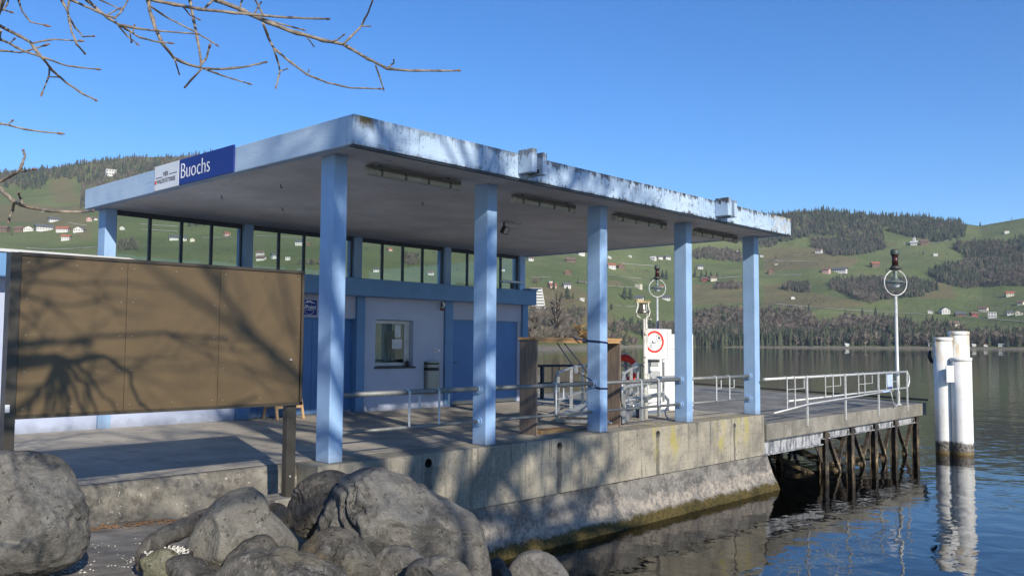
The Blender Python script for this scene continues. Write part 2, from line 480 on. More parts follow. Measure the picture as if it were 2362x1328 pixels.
def glass_mat():
    k = NT('window_glass')
    out = k.n['Material Output']
    tr = k.n.new('ShaderNodeBsdfTransparent'); tr.inputs[0].default_value = (0.90, 0.94, 0.92, 1)
    gl = k.n.new('ShaderNodeBsdfGlossy'); gl.inputs['Roughness'].default_value = 0.02
    fr = k.n.new('ShaderNodeFresnel'); k.l(k.rng(k.geo.outputs['Backfacing'], 0, 1, 1.5, 1/1.5, False), fr.inputs[0])
    mx = k.n.new('ShaderNodeMixShader')
    k.l(fr.outputs[0], mx.inputs[0]); k.l(tr.outputs[0], mx.inputs[1]); k.l(gl.outputs[0], mx.inputs[2])
    k.l(mx.outputs[0], out.inputs[0])
    return k.m
M['glass'] = glass_mat()
def dark_glass():
    k = NT('dark_window_glass', 0.05, 0, 0.6); k.color((0.012, 0.014, 0.016)); return k.m
M['dark_glass'] = dark_glass()

# ================================================================== hills beyond the lake
WATER = -1.62
def value_noise(x, y, seed=0):
    xi = np.floor(x).astype(np.int64); yi = np.floor(y).astype(np.int64)
    fx = x-xi; fy = y-yi
    fx = fx*fx*(3-2*fx); fy = fy*fy*(3-2*fy)
    def hsh(a, b):
        n = (a*374761393+b*668265263+seed*974711) & 0x7fffffff
        n = ((n ^ (n >> 13))*1274126177) & 0x7fffffff
        return ((n ^ (n >> 16)) & 0xffff)/65535.0
    return (hsh(xi, yi)*(1-fx)+hsh(xi+1, yi)*fx)*(1-fy)+(hsh(xi, yi+1)*(1-fx)+hsh(xi+1, yi+1)*fx)*fy
def fbm(x, y, seed=0, o=4):
    v = 0; a = 0.5
    for i in range(o):
        v = v+a*(value_noise(x, y, seed+i)-0.5); x = x*2.03; y = y*2.03; a *= 0.5
    return v
def az_of(px, py=640):
    v = ray(px, py); return math.atan2(v[1], v[0])
# ridge line and lake shore as bearings (taken off the photo), in metres
_ridge = [(-900, 430), (-300, 408), (0, 398), (110, 390), (205, 374), (300, 363), (400, 362), (540, 352), (760, 345), (1000, 385), (1250, 430), (1450, 468), (1600, 488), (1770, 497),
          (1830, 489), (1900, 485), (1960, 492), (2030, 496), (2100, 500), (2200, 512), (2225, 517), (2260, 521), (2300, 514), (2362, 503), (2600, 492), (3200, 480)]
_az_r = np.array([az_of(x, y) for x, y in _ridge]); _T_r = []
for x, y in _ridge:
    v = ray(x, y); _T_r.append(v[2]/math.hypot(v[0], v[1]))
_T_r = np.array(_T_r)
_shore = [(-900, 110), (700, 115), (1000, 130), (1180, 230), (1240, 390), (1330, 520), (1420, 800), (1480, 1050), (1600, 1220), (2362, 1180), (3200, 1150)]
_az_s = np.array([az_of(x) for x, _ in _shore]); _rs = np.array([float(s) for _, s in _shore])
RIDGE = 2600.0
def T_ridge(az): return np.interp(az, _az_r[::-1], _T_r[::-1])
def shore_r(az): return np.interp(az, _az_s[::-1], _rs[::-1])
def hill_z(az, r):
    rs = shore_r(az); T1 = T_ridge(az); T0 = -(EYE-WATER)/rs
    u = (r-rs)/(RIDGE-rs)
    uc = np.clip(u, 0, 1)
    x = r*np.cos(az); y = r*np.sin(az)
    n = fbm(x/420.0, y/420.0, 3, 4)*0.034+fbm(x/90.0, y/90.0, 9, 3)*0.006
    T = T0+(T1-T0)*uc+n*np.clip(np.minimum(uc*5, (1-uc)*6), 0, 1)
    T = np.where(u > 1, T1-0.35*(u-1)+fbm(x/300.0, y/300.0, 5, 3)*0.01*np.clip((u-1)*8, 0, 1), T)
    z = EYE+r*T
    return np.where(u < 0, np.maximum(WATER+(r-rs)*0.12, -7.0), z)
NA, NR = 520, 240
_azs = np.linspace(az_of(3000), az_of(-800), NA)
_rr = np.concatenate([np.linspace(-0.03, 0, 4)[:-1], np.linspace(0, 1.0, NR-13)**1.12, np.linspace(1.0, 1.5, 11)[1:]])
NR = len(_rr)
A, U = np.meshgrid(_azs, _rr, indexing='ij')
RS = shore_r(A); RAD = RS+U*(RIDGE-RS)
Z = hill_z(A, RAD)
V = np.stack([RAD*np.cos(A), RAD*np.sin(A), Z], -1).reshape(-1, 3)
idx = np.arange(NA*NR).reshape(NA, NR)
quads = np.stack([idx[:-1, :-1], idx[1:, :-1], idx[1:, 1:], idx[:-1, 1:]], -1).reshape(-1, 4)[:, ::-1]
me = bpy.data.meshes.new('hills')
me.vertices.add(len(V)); me.vertices.foreach_set('co', V.ravel())
me.loops.add(quads.size); me.loops.foreach_set('vertex_index', quads.ravel().astype(np.int32))
me.polygons.add(len(quads)); me.polygons.foreach_set('loop_start', np.arange(0, quads.size, 4, dtype=np.int32))
me.polygons.foreach_set('use_smooth', np.ones(len(quads), bool))
me.update(); me.validate()

def hill(px, py):
    """the point of the hillside seen at a pixel of the photo, found by marching along the ray"""
    v = ray(px, py); az = math.atan2(v[1], v[0]); tn = v[2]/math.hypot(v[0], v[1])
    rs = float(shore_r(az))
    r = np.arange(rs+1, RIDGE, 3.0)
    z = hill_z(np.full_like(r, az), r)
    hit = np.nonzero(z >= EYE+r*tn)[0]
    rr = r[hit[0]] if len(hit) else RIDGE*0.995
    return Vector((rr*math.cos(az), rr*math.sin(az), float(hill_z(np.array([az]), np.array([rr]))[0])))
def inside(poly, x, y):
    n = len(poly); c = np.zeros(x.shape, bool); j = n-1
    for i in range(n):
        xi, yi = poly[i]; xj, yj = poly[j]
        if yi != yj:
            c ^= ((yi > y) != (yj > y)) & (x < (xj-xi)*(y-yi)/(yj-yi)+xi)
        j = i
    return c
def ground_poly(pts, drop=0):
    cy = sum(p[1] for p in pts)/len(pts); out = []
    for i in range(len(pts)):
        a, b = pts[i], pts[(i+1) % len(pts)]
        for t in (0, 1/3, 2/3):
            x = a[0]+(b[0]-a[0])*t; y = a[1]+(b[1]-a[1])*t
            h = hill(x, y+(drop if y < cy else 0)); out.append((h.x, h.y))
    return out
# patches of winter-brown grass on the meadows
_brown = [[(1755, 655), (1800, 652), (1880, 675), (1960, 690), (2010, 705), (1900, 715), (1760, 705)],
          [(1560, 655), (1650, 655), (1712, 660), (1712, 700), (1600, 705), (1560, 690)],
          [(1400, 645), (1440, 648), (1435, 660), (1400, 662)],
          [(-100, 470), (200, 470), (215, 560), (120, 520), (-100, 500)],
          [(111, 408), (166, 408), (186, 470), (120, 470)],
          [(1215, 660), (1340, 660), (1420, 735), (1480, 790), (1215, 790)],
          [(2130, 640), (2200, 660), (2210, 690), (2110, 690)],
          [(1760, 570), (1870, 570), (1990, 600), (1960, 620), (1760, 625)]]
bw = np.zeros(len(V))
for p in _brown:
    gp = ground_poly(p)
    bw = np.maximum(bw, inside(gp, V[:, 0], V[:, 1])*1.0)
bw2 = bw.reshape(NA, NR)
for _ in range(3):
    bw2[1:-1, 1:-1] = (bw2[1:-1, 1:-1]*2+bw2[:-2, 1:-1]+bw2[2:, 1:-1]+bw2[1:-1, :-2]+bw2[1:-1, 2:])/6
at_ = me.attributes.new('dry_grass', 'FLOAT', 'POINT'); at_.data.foreach_set('value', bw2.ravel())
def hill_mat():
    k = NT('meadow', 0.9, 0, 0.1)
    a = k.noise(0.006, 6, 0.6); b = k.noise(0.03, 6, 0.62); c = k.noise(0.16, 5, 0.65)
    g = k.mix(k.rng(a, 0.35, 0.65), (0.100, 0.130, 0.044), (0.146, 0.170, 0.064))
    g = k.mix(k.rng(b, 0.48, 0.70, 0, 0.65), g, (0.135, 0.130, 0.055))
    g = k.mix(k.rng(c, 0.52, 0.74, 0, 0.5), g, (0.055, 0.065, 0.024))
    _, f = k.attr('dry_grass')
    ff = k.ma('ADD', f, k.ma('MULTIPLY', k.ma('SUBTRACT', b, 0.5), 1.1))
    g = k.mix(k.rng(ff, 0.3, 1.0, 0, 0.8), g, (0.165, 0.135, 0.066))
    s = k.noise(0.02, 5, 0.6, k.scale(1, 1, 6))
    g = k.mix(k.rng(s, 0.60, 0.68, 0, 0.6), g, (0.17, 0.155, 0.095))
    g = k.mix(k.rng(k.ma('ADD', k.Z, k.ma('MULTIPLY', b, 2.0)), 2.2, 1.0), g, (0.20, 0.175, 0.13))
    k.color(g); k.bump(k.ma('ADD', b, c), 0.6, 5.0)
    return k.m
me.materials.append(hill_mat())
hills = bpy.data.objects.new('hills', me); col.objects.link(hills); tag(hills, kind='structure')

# farm tracks as thin ribbons lying on the slope
M['track'] = simple('track_gravel', (0.30, 0.28, 0.22), 0.9)
def track(pts, w=1.7):
    dense = []
    for i in range(len(pts)-1):
        n = max(2, int(abs(pts[i+1][0]-pts[i][0])/6)+1)
        for j in range(n):
            t = j/n; dense.append((pts[i][0]+(pts[i+1][0]-pts[i][0])*t, pts[i][1]+(pts[i+1][1]-pts[i][1])*t))
    dense.append(pts[-1])
    P = [hill(*p) for p in dense]
    m = MB(); n = len(P)
    rs_ = [p.xy.length for p in P]
    for q in range(4):
        rs_ = [rs_[0]]+[(rs_[i-1]+rs_[i]*2+rs_[i+1])/4 for i in range(1, n-1)]+[rs_[-1]]
    vs = []
    for p, r in zip(P, rs_):
        az = math.atan2(p.y, p.x)
        for e in (-w, w):
            rr = r+e*1.6
            z = float(hill_z(np.array([az]), np.array([rr]))[0])
            vs.append((rr*math.cos(az), rr*math.sin(az), z+0.9))
    m.add(vs, [(2*i, 2*i+2, 2*i+3, 2*i+1) for i in range(n-1)])
    o = m.build('path', M['track']); tag(o, kind='structure')
for pts in ([(60, 574), (120, 576), (170, 575), (225, 571)], [(156, 515), (200, 522)], [(323, 518), (410, 524)], [(323, 530), (410, 535)], [(467, 550), (545, 549)],
            [(1330, 650), (1400, 660), (1470, 665)], [(1400, 635), (1440, 639), (1480, 644)], [(1433, 609), (1480, 612), (1520, 615)], [(1400, 705), (1450, 708), (1500, 709)], [(1620, 645), (1680, 641), (1760, 636), (1850, 634)],
            [(1785, 702), (1870, 709), (1960, 716), (2050, 721), (2140, 726)], [(1830, 590), (1850, 587)], [(2083, 563), (2160, 561), (2220, 548)], [(1760, 602), (1840, 603), (1900, 605)],
            [(1223, 640), (1270, 641)], [(590, 545), (650, 548), (720, 552)], [(2200, 728), (2280, 737), (2362, 742)]):
    track(pts)

# ================================================================== lake
def water_mat():
    k = NT('lake_water')
    out = k.n['Material Output']
    # long soft swell, small ripples, and a broad mask of calm and ruffled water
    s1 = k.noise(1.15, 3, 0.5, k.scale(1.0, 1.0, 1.0), 0.4)
    s2 = k.noise(4.2, 3, 0.55, k.scale(1.0, 0.8, 1.0), 0.5)
    s3 = k.noise(0.22, 3, 0.5)
    calm = k.rng(k.noise(0.06, 4, 0.6), 0.40, 0.62, 0.35, 1.0)
    h = k.ma('ADD', k.ma('MULTIPLY', s1, 1.0), k.ma('MULTIPLY', k.ma('MULTIPLY', s2, calm), 0.13))
    h = k.ma('ADD', h, k.ma('MULTIPLY', s3, 1.6))
    b = k.n.new('ShaderNodeBump'); k.l(h, b.inputs['Height']); b.inputs['Strength'].default_value = 1.0; b.inputs['Distance'].default_value = 0.019
    gl = k.n.new('ShaderNodeBsdfGlossy'); gl.inputs['Roughness'].default_value = 0.015; gl.inputs['Color'].default_value = (1, 1, 1, 1)
    k.l(b.outputs[0], gl.inputs['Normal'])
    tr = k.n.new('ShaderNodeBsdfTransparent'); tr.inputs[0].default_value = (0.56, 0.53, 0.40, 1)
    fr = k.n.new('ShaderNodeFresnel'); fr.inputs[0].default_value = 1.33; k.l(b.outputs[0], fr.inputs['Normal'])
    mx = k.n.new('ShaderNodeMixShader')
    k.l(fr.outputs[0], mx.inputs[0]); k.l(tr.outputs[0], mx.inputs[1]); k.l(gl.outputs[0], mx.inputs[2])
    k.l(mx.outputs[0], out.inputs[0])
    return k.m
def sector_mesh(name, z, mat, r0, r1, n=90, a0=None, a1=None):
    a0 = az_of(3000) if a0 is None else a0; a1 = az_of(-800) if a1 is None else a1
    m = MB(); m.add([(-60, -300, z), (1900, -2600, z), (2400, 600, z), (1700, 1700, z), (600, 1400, z), (-60, 700, z)], [(0, 1, 2, 3, 4, 5)])
    return m.build(name, mat)
lake = sector_mesh('water', WATER, water_mat(), 0, 0); tag(lake, kind='structure')
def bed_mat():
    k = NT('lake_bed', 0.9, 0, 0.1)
    depth_shade = k.rng(k.Z, -2.3, -4.2)
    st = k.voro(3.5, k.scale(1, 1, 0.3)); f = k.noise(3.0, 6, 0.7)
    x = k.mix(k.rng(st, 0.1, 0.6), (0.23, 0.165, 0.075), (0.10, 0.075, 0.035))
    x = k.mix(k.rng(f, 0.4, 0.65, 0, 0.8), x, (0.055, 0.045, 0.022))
    x = k.mix(depth_shade, x, (0.020, 0.028, 0.024))  # bed darkened with depth in place of light the water would absorb
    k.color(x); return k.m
# lake bed: shallow and stony along the quay, falling away to open water
nx, ny = 90, 70
gx = np.concatenate([np.linspace(-60, 40, nx-8), np.array([60, 100, 200, 400, 800, 1200, 1800, 2400])])
gy = np.concatenate([np.array([-2600, -1200, -500, -200, -80, -40]), np.linspace(-20, 30, ny-14), np.array([50, 100, 200, 400, 700, 1000, 1350, 1700])])
GX, GY = np.meshgrid(gx, gy, indexing='ij')
d1 = np.maximum(0, np.maximum(GX-9.5, 0)*0.10+np.maximum(7.6-GY, 0)*0.34)
BZ = np.maximum(-2.05-d1-0.25*fbm(GX/1.2, GY/1.2, 21, 3), -7.6)
m = MB(); ii = np.arange(GX.size).reshape(GX.shape)
m.add(np.stack([GX, GY, BZ], -1).reshape(-1, 3), [(int(ii[i, j]), int(ii[i+1, j]), int(ii[i+1, j+1]), int(ii[i, j+1])) for i in range(GX.shape[0]-1) for j in range(GX.shape[1]-1)])
m.sm = [True]*len(m.f)
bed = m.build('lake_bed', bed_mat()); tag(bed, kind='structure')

# ================================================================== bank in front of the quay
def bank_z(x, y):
    z = -0.31-0.06*np.maximum(x-2.5, 0)-0.30*np.maximum(x-4.6, 0)
    z = z+0.05*fbm(x/0.9, y/0.9, 31, 4)+0.035*fbm(x/0.16, y/0.16, 35, 3)
    return z
gx = np.concatenate([np.array([-60, -40, -25, -15, -9, -6]), np.linspace(-4, 11, 150)])
gy = np.concatenate([np.array([-60, -40, -20, -10, -4, 0, 2, 3.5]), np.linspace(4.5, 9.6, 70)])
GX, GY = np.meshgrid(gx, gy, indexing='ij'); GZ = bank_z(GX, GY)
m = MB(); ii = np.arange(GX.size).reshape(GX.shape)
m.add(np.stack([GX, GY, GZ], -1).reshape(-1, 3), [(int(ii[i, j]), int(ii[i+1, j]), int(ii[i+1, j+1]), int(ii[i, j+1])) for i in range(GX.shape[0]-1) for j in range(GX.shape[1]-1)])
m.sm = [True]*len(m.f)
def bank_mat():
    k, x = concrete('bank_stone', (0.26, 0.24, 0.205), (0.14, 0.13, 0.112), 2.2, 0.8, 0.7)
    st = k.noise(1.0, 6, 0.65, k.scale(2.2, 9.0, 3, (0, 0, 0.25)))
    x = k.mix(k.rng(st, 0.45, 0.62, 0, 0.6), x, (0.105, 0.097, 0.085))
    x = k.mix(k.rng(k.noise(30, 4, 0.7), 0.70, 0.75, 0, 0.8), x, (0.5, 0.48, 0.42))
    k.color(x); return k.m
ground = m.build('ground', bank_mat()); tag(ground, kind='structure')

# ================================================================== quay: slabs, wall, pier
quay = bpy.data.objects.new('quay_floor', None); col.objects.link(quay); tag(quay, kind='structure')
m = MB(); m.box(-14, 9.62, -0.30, 17.78, 21.0, -0.02); m.build('joint_bed', M['joint'], quay)
xs = [-14, -9, -4.4, 0.1, 4.75, 9.35, 13.9, 17.78]
ys = [9.62, 12.55, 15.5, 21.0]
for i in range(len(xs)-1):
    for j in range(3):
        m = MB(); g = 0.006
        x0, x1 = xs[i]+g, xs[i+1]-g
        x0b = x0
        m.box(x0, ys[j]+g, -0.14, x1, ys[j+1]-g, 0.0)
        m.build('deck_slab', M['deck'], quay, bevel=0.006)

qw = thing('quay_wall', 'stained concrete quay wall with round drain holes rising from the lake under the blue pillars', 'wall', (6.3, 9.05, -0.8))
# upper wall with drain holes cut as real recesses
def wall_with_holes(x0, x1, yf, yb, z0, z1, holes):
    m = MB()
    zz = [z0, z1]
    cuts = sorted(holes, key=lambda h: h[0])
    def quad(a, b, c, d): m.add([a, b, c, d], [(0, 1, 2, 3)])
    cur = x0
    for hx, hz, hr in cuts:
        w = hr*1.6
        quad((cur, yf, z0), (hx-w, yf, z0), (hx-w, yf, z1), (cur, yf, z1))
        n = 24; ring = [(hx+hr*math.cos(2*math.pi*i/n), yf, hz+hr*math.sin(2*math.pi*i/n)) for i in range(n)]
        def edge(i):
            a = 2*math.pi*i/n; c, s = math.cos(a), math.sin(a); t = 1/max(abs(c), abs(s))
            return (hx+w*c*t, yf, hz+w*s*t)
        sq = [edge(i) for i in range(n)]
        for i in range(n):
            k2 = (i+1) % n
            m.add([sq[i], sq[k2], ring[k2], ring[i]], [(0, 1, 2, 3)])
        quad((hx-w, yf, z0), (hx+w, yf, z0), (hx+w, yf, hz-w), (hx-w, yf, hz-w))
        quad((hx-w, yf, hz+w), (hx+w, yf, hz+w), (hx+w, yf, z1), (hx-w, yf, z1))
        back = [(p[0], yf+0.16, p[2]) for p in ring]
        m.cur = 1
        m.add(ring+back, [(i, (i+1) % n, n+(i+1) % n, n+i) for i in range(n)])
        m.add(back, [tuple(range(n))]); m.cur = 0
        cur = hx+w
    quad((cur, yf, z0), (x1, yf, z0), (x1, yf, z1), (cur, yf, z1))
    quad((x0, yf, z1), (x1, yf, z1), (x1, yb, z1), (x0, yb, z1))
    quad((x1, yf, z0), (x1, yb, z0), (x1, yb, z1), (x1, yf, z1))
    quad((x0, yb, z0), (x0, yf, z0), (x0, yf, z1), (x0, yb, z1))
    quad((x0, yf, z0), (x0, yb, z0), (x1, yb, z0), (x1, yf, z0))
    quad((x0, yb, z0), (x0, yb, z1), (x1, yb, z1), (x1, yb, z0))
    return m
m = wall_with_holes(6.30, 17.80, 9.05, 9.61, -0.86, -0.004, [(8.09, -0.13, 0.062), (10.87, -0.12, 0.058), (13.67, -0.13, 0.056), (16.49, -0.16, 0.05)])
m.build('upper_wall', [M['quay_wall'], M['hole']], qw)
for hx, hz, hr in [(10.87, -0.12, 0.058), (13.67, -0.13, 0.056), (16.49, -0.16, 0.05)]:
    m = MB(); n = 18
    for i in range(n):
        a, b = 2*math.pi*i/n, 2*math.pi*(i+1)/n
        pts = []
        for ang in (a, b):
            for rr_, yy in ((hr*0.98, 9.043), (hr*1.22, 9.043), (hr*0.98, 9.10), (hr*1.22, 9.10)):
                pts.append((hx+rr_*math.cos(ang), yy, hz+rr_*math.sin(ang)))
        m.add(pts, [(0, 1, 5, 4), (1, 3, 7, 5), (2, 0, 4, 6)])
    m.build('drain_collar', M['footing'], qw)
# older footing below: battered, uneven face spreading towards the water
NX, NZ = 200, 22
m = MB(); vs = []
for i in range(NX+1):
    x = 6.3+(18.02-6.3)*i/NX
    for j in range(NZ+1):
        t = j/NZ; z = -0.865-t*1.6
        y = 9.10-0.30*min(1, t*1.6)**1.4
        e = 0.05*float(fbm(np.array([x/0.5]), np.array([z/0.35]), 41, 4)[0])+0.02*float(fbm(np.array([x/0.12]), np.array([z/0.1]), 45, 2)[0])
        if z < -1.43: y -= 0.035
        xx = x+ (0.22*t**0.8 if i == NX else 0)
        vs.append((xx, y+e*(1 if j else 0.3), z))
fs = []
for i in range(NX):
    for j in range(NZ):
        a = i*(NZ+1)+j; fs.append((a, a+1, a+NZ+2, a+NZ+1))
m.add(vs, fs)
m.sm = [True]*len(m.f)
b0 = len(m.v)
end = [vs[NX*(NZ+1)+j] for j in range(NZ+1)]
m.add(end+[(17.8+0.05*j/NZ, 9.6, p[2]) for j, p in enumerate(end)], [(j, j+1, NZ+2+j, NZ+1+j) for j in range(NZ)])
m.add([(6.3, 9.1, -0.866), (17.9, 9.1, -0.866), (17.9, 9.6, -0.866), (6.3, 9.6, -0.866)], [(0, 1, 2, 3)])
m.build('footing', M['footing'], qw)
m = MB(); m.box(17.60, 9.06, -0.864, 17.792, 9.6, -0.02)
# side wall of the quay under the deck edge (facing the pier)
sw = MB(); sw.box(17.55, 9.62, -2.4, 17.775, 21.0, -0.145); sw.build('return_wall', M['footing'], qw)

lw = thing('quay_wall', 'low rough concrete kerb wall behind the boulders, in front of the notice board shadow', 'wall', (0, 9.5, -0.45))
m = MB(); n = 150; vs = []
for i in range(n+1):
    x = -14+(6.285+14)*i/n
    for (yy, zz) in ((9.30, -0.72), (9.42, -0.45), (9.47, -0.2), (9.485, -0.03), (9.52, -0.003), (9.612, -0.002), (9.612, -0.75)):
        e = float(fbm(np.array([x/0.35]), np.array([zz/0.25+yy]), 51, 4)[0])*0.05
        vs.append((x, yy+(e if yy < 9.5 else e*0.2), zz+(e*0.15 if yy < 9.6 else 0)))
m.add(vs, [(i*7+j, i*7+j+1, i*7+7+j+1, i*7+7+j) for i in range(n) for j in range(6)])
m.add([vs[n*7+j] for j in range(7)], [tuple(range(7))])
m.sm = [True]*len(m.f)
def kerb_mat():
    k, x = concrete('kerb_concrete', (0.25, 0.23, 0.19), (0.12, 0.11, 0.092), 2.6, 0.9, 0.8)
    x = k.mix(k.rng(k.noise(8, 6, 0.75), 0.50, 0.62, 0, 0.75), x, (0.09, 0.082, 0.068))
    x = k.mix(k.rng(k.noise(15, 5, 0.7), 0.62, 0.67, 0, 0.9), x, (0.50, 0.47, 0.40))
    k.color(x); return k.m
m.build('kerb', kerb_mat(), lw)
m = MB(); m.box(6.10, 9.20, -1.0, 6.296, 9.40, -0.30)
m.build('notch_infill', simple('mossy_concrete', (0.09, 0.085, 0.055), 0.9, 0, 0.5, 12, 0.4), lw)

# ---- pier
pier = thing('pier', 'concrete landing pier on dark steel legs beyond the end of the quay wall', 'pier', (18, 9, -0.2))
PZ = -0.2
# deck in cast sections, each its own slab
def end_x(y): return 28.1+(y-9.0)*0.40
for (x0, x1) in ((17.82, 21.95), (21.965, 28.1)):
    m = MB()
    e1 = 28.1+10.8*0.40 if x1 > 28 else x1
    poly = [(x0, 9.0, -0.56), (x1, 9.0, -0.56), (e1, 19.8, -0.56), (x0, 19.8, -0.56)]
    m.prism(poly, (0, 0, 0.36))
    m.build('pier_slab', M['pier'], pier, bevel=0.012)
m = MB(); m.bar((28.16, 9.0, -0.12), (28.16+4.3, 19.75, -0.12), 0.10, 0.06); m.build('fender_plank', simple('fender_timber', (0.16, 0.10, 0.06), 0.8), pier)
steel = NT('wet_steel', 0.6, 0.2, 0.4)
_x = steel.mix(steel.rng(steel.noise(5, 6, 0.7), 0.4, 0.62), (0.030, 0.027, 0.024), (0.10, 0.075, 0.05))
_x = steel.mix(steel.ma('MULTIPLY', steel.rng(steel.noise(9, 6, 0.7, steel.scale(1, 1, 0.4)), 0.50, 0.60), steel.rng(steel.Z, -1.05, -1.45)), _x, (0.34, 0.25, 0.13))
steel.color(_x); M['steel'] = steel.m
bm_ = NT('white_crusted_beam', 0.7, 0.1, 0.3)
_s = bm_.noise(1.0, 6, 0.7, bm_.scale(9, 9, 2.5))
_x = bm_.mix(bm_.rng(_s, 0.42, 0.58), (0.14, 0.145, 0.155), (0.40, 0.40, 0.40))
_x = bm_.mix(bm_.rng(bm_.noise(12, 5, 0.7), 0.60, 0.68), _x, (0.05, 0.045, 0.045))
bm_.color(_x); M['crusted'] = bm_.m
def ibeam(m, a, b, h, w, t=0.02):
    a = Vector(a); b = Vector(b)
    up = Vector((0, 0, 1))
    m.bar(a, b, t, h-2*t)
    m.bar(a+up*(h/2-t/2), b+up*(h/2-t/2), w, t)
    m.bar(a-up*(h/2-t/2), b-up*(h/2-t/2), w, t)
for y in (9.14, 12.6, 16.0, 19.3):
    m = MB()
    ibeam(m, (17.85, y, -0.73), (20.85, y, -0.73), 0.32, 0.16)
    m.build('edge_beam', M['crusted'], pier)
    m = MB(); ibeam(m, (20.86, y, -0.665), (27.6+(y-9)*0.38, y, -0.665), 0.20, 0.14)
    m.build('edge_beam', M['crusted'], pier)
legs = [21.05, 22.65, 24.25, 25.75, 27.5]
for y in (9.14, 12.6, 16.0):
    off = (y-9.14)*0.35
    for i, x in enumerate(legs):
        m = MB(); ibm = MB()
        xx = x+(off if i == 4 else 0)
        m.box(xx-0.09, y-0.08, -2.6, xx+0.09, y-0.065, -0.57)
        m.box(xx-0.09, y+0.065, -2.6, xx+0.09, y+0.08, -0.57)
        m.box(xx-0.012, y-0.064, -2.6, xx+0.012, y+0.064, -0.57)
        m.build('pier_leg', M['steel'], pier)
        if i < 4:
            x2 = legs[i+1]
            m = MB(); m.bar((x+0.14, y-0.02, -0.66), ((x+x2)/2+0.15, y-0.02, -1.75), 0.09, 0.09); m.build('brace', M['steel'], pier)
            m = MB(); m.bar((x2-0.14, y+0.03, -0.66), ((x+x2)/2-0.15, y+0.03, -1.75), 0.09, 0.09); m.build('brace', M['steel'], pier)
    m = MB(); m.prism([(20.55, y, -0.9), (20.95, y, -0.9), (20.95, y, -1.35)], (0, 0.02, 0)); m.build('gusset_plate', M['steel'], pier)
for x in (18.7, 19.9):
    for y in (10.4, 13.2):
        m = MB(); m.box(x-0.09, y-0.09, -2.6, x+0.09, y+0.09, -0.57); m.build('pier_leg', M['steel'], pier)
        m = MB(); m.bar((x+0.05, y, -0.75), (x+0.95, y, -1.8), 0.10, 0.08); m.build('brace', M['steel'], pier)
for x in legs[:4]:
    m = MB(); m.bar((x, 9.3, -0.62), (x, 12.5, -1.65), 0.09, 0.09); m.build('brace', M['steel'], pier)
    m = MB(); m.bar((x, 12.5, -0.62), (x, 9.4, -1.65), 0.09, 0.09); m.build('brace', M['steel'], pier)

# ================================================================== pavilion
PX0, PITCH, PW, PD, PY, ZT = 6.531, 2.775, 0.21, 0.288, 9.156, 3.867
pav = thing('pavilion', 'open blue landing pavilion with a flat concrete roof on square pillars', 'pavilion', (PX0, PY, 0))
for k in range(5):
    x = PX0+PITCH*k
    bxo('pillar', M['pillar'], pav, x, PY, -0.003, x+PW, PY+PD, 3.893, bevel=0.014)
for k in range(5):
    x = PX0+PITCH*k
    bxo('pillar', M['pillar'], pav, x, 16.085, 2.865 if k < 4 else 0.0, x+PW, 16.385, 3.893, bevel=0.012)
RX0, RX1, RY0, RY1, RZ1 = 6.289, 17.95, 8.452, 16.42, 4.232
bxo('fascia', M['fascia'], pav, RX0, RY0, ZT, RX1, RY0+0.13, RZ1, bevel=0.012)
bxo('fascia', M['fascia'], pav, RX0, RY0+0.132, ZT, RX0+0.13, RY1, RZ1, bevel=0.012)
bxo('fascia', M['fascia'], pav, RX1-0.13, RY0+0.132, ZT, RX1, RY1, RZ1, bevel=0.012)
bxo('fascia', M['fascia'], pav, RX0+0.132, RY1-0.13, ZT, RX1-0.132, RY1, RZ1, bevel=0.012)
bxo('soffit', M['soffit'], pav, RX0+0.131, RY0+0.133, 3.890, RX1-0.131, RY1-0.131, 3.99)
bxo('roof_deck', M['roofing'], pav, RX0+0.131, RY0+0.133, 4.10, RX1-0.131, RY1-0.131, 4.20)
bxo('drip_edge', M['frame_dark'], pav, RX0+0.02, RY0+0.03, ZT-0.022, RX1-0.02, RY0+0.10, ZT-0.002)
# rainwater spouts: pairs of concrete cheeks with a small channel between
for xa, xb, xc, xd in ((9.20, 9.30, 9.45, 9.545), (14.74, 14.87, 15.02, 15.11)):
    sp = MB(); sp.box(xa, 8.17, 3.925, xb, RY0-0.002, 4.27); a = sp.build('spout_cheek', M['fascia'], pav, bevel=0.012)
    sp = MB(); sp.box(xc, 8.19, 3.925, xd, RY0-0.002, 4.25); b = sp.build('spout_cheek', M['fascia'], pav, bevel=0.012)
    sp = MB(); sp.box(xb+0.002, 8.26, 3.95, xc-0.002, RY0-0.002, 4.0); sp.build('spout_channel', M['hole'], pav)
# clerestory glazing between the rear pillars
for k in range(4):
    x0 = PX0+PITCH*k+PW+0.002; x1 = PX0+PITCH*(k+1)-0.002
    f = MB()
    f.box(x0, 16.17, 2.872, x1, 16.23, 2.965)
    f.box(x0, 16.17, 3.80, x1, 16.23, 3.888)
    f.box(x0, 16.172, 2.967, x0+0.035, 16.228, 3.798)
    f.box(x1-0.035, 16.172, 2.967, x1, 16.228, 3.798)
    fr = f.build('window_frame', M['frame_dark'], pav)
    w = (x1-x0-0.07)/4
    for i in range(1, 4):
        bxo('glazing_bar', M['frame_dark'], fr, x0+0.035+w*i-0.026, 16.174, 2.968, x0+0.035+w*i+0.026, 16.226, 3.797)
    for i in range(4):
        bxo('pane', M['glass'], fr, x0+0.035+w*i+0.027, 16.197, 2.966, x0+0.035+w*(i+1)-0.027, 16.203, 3.799)
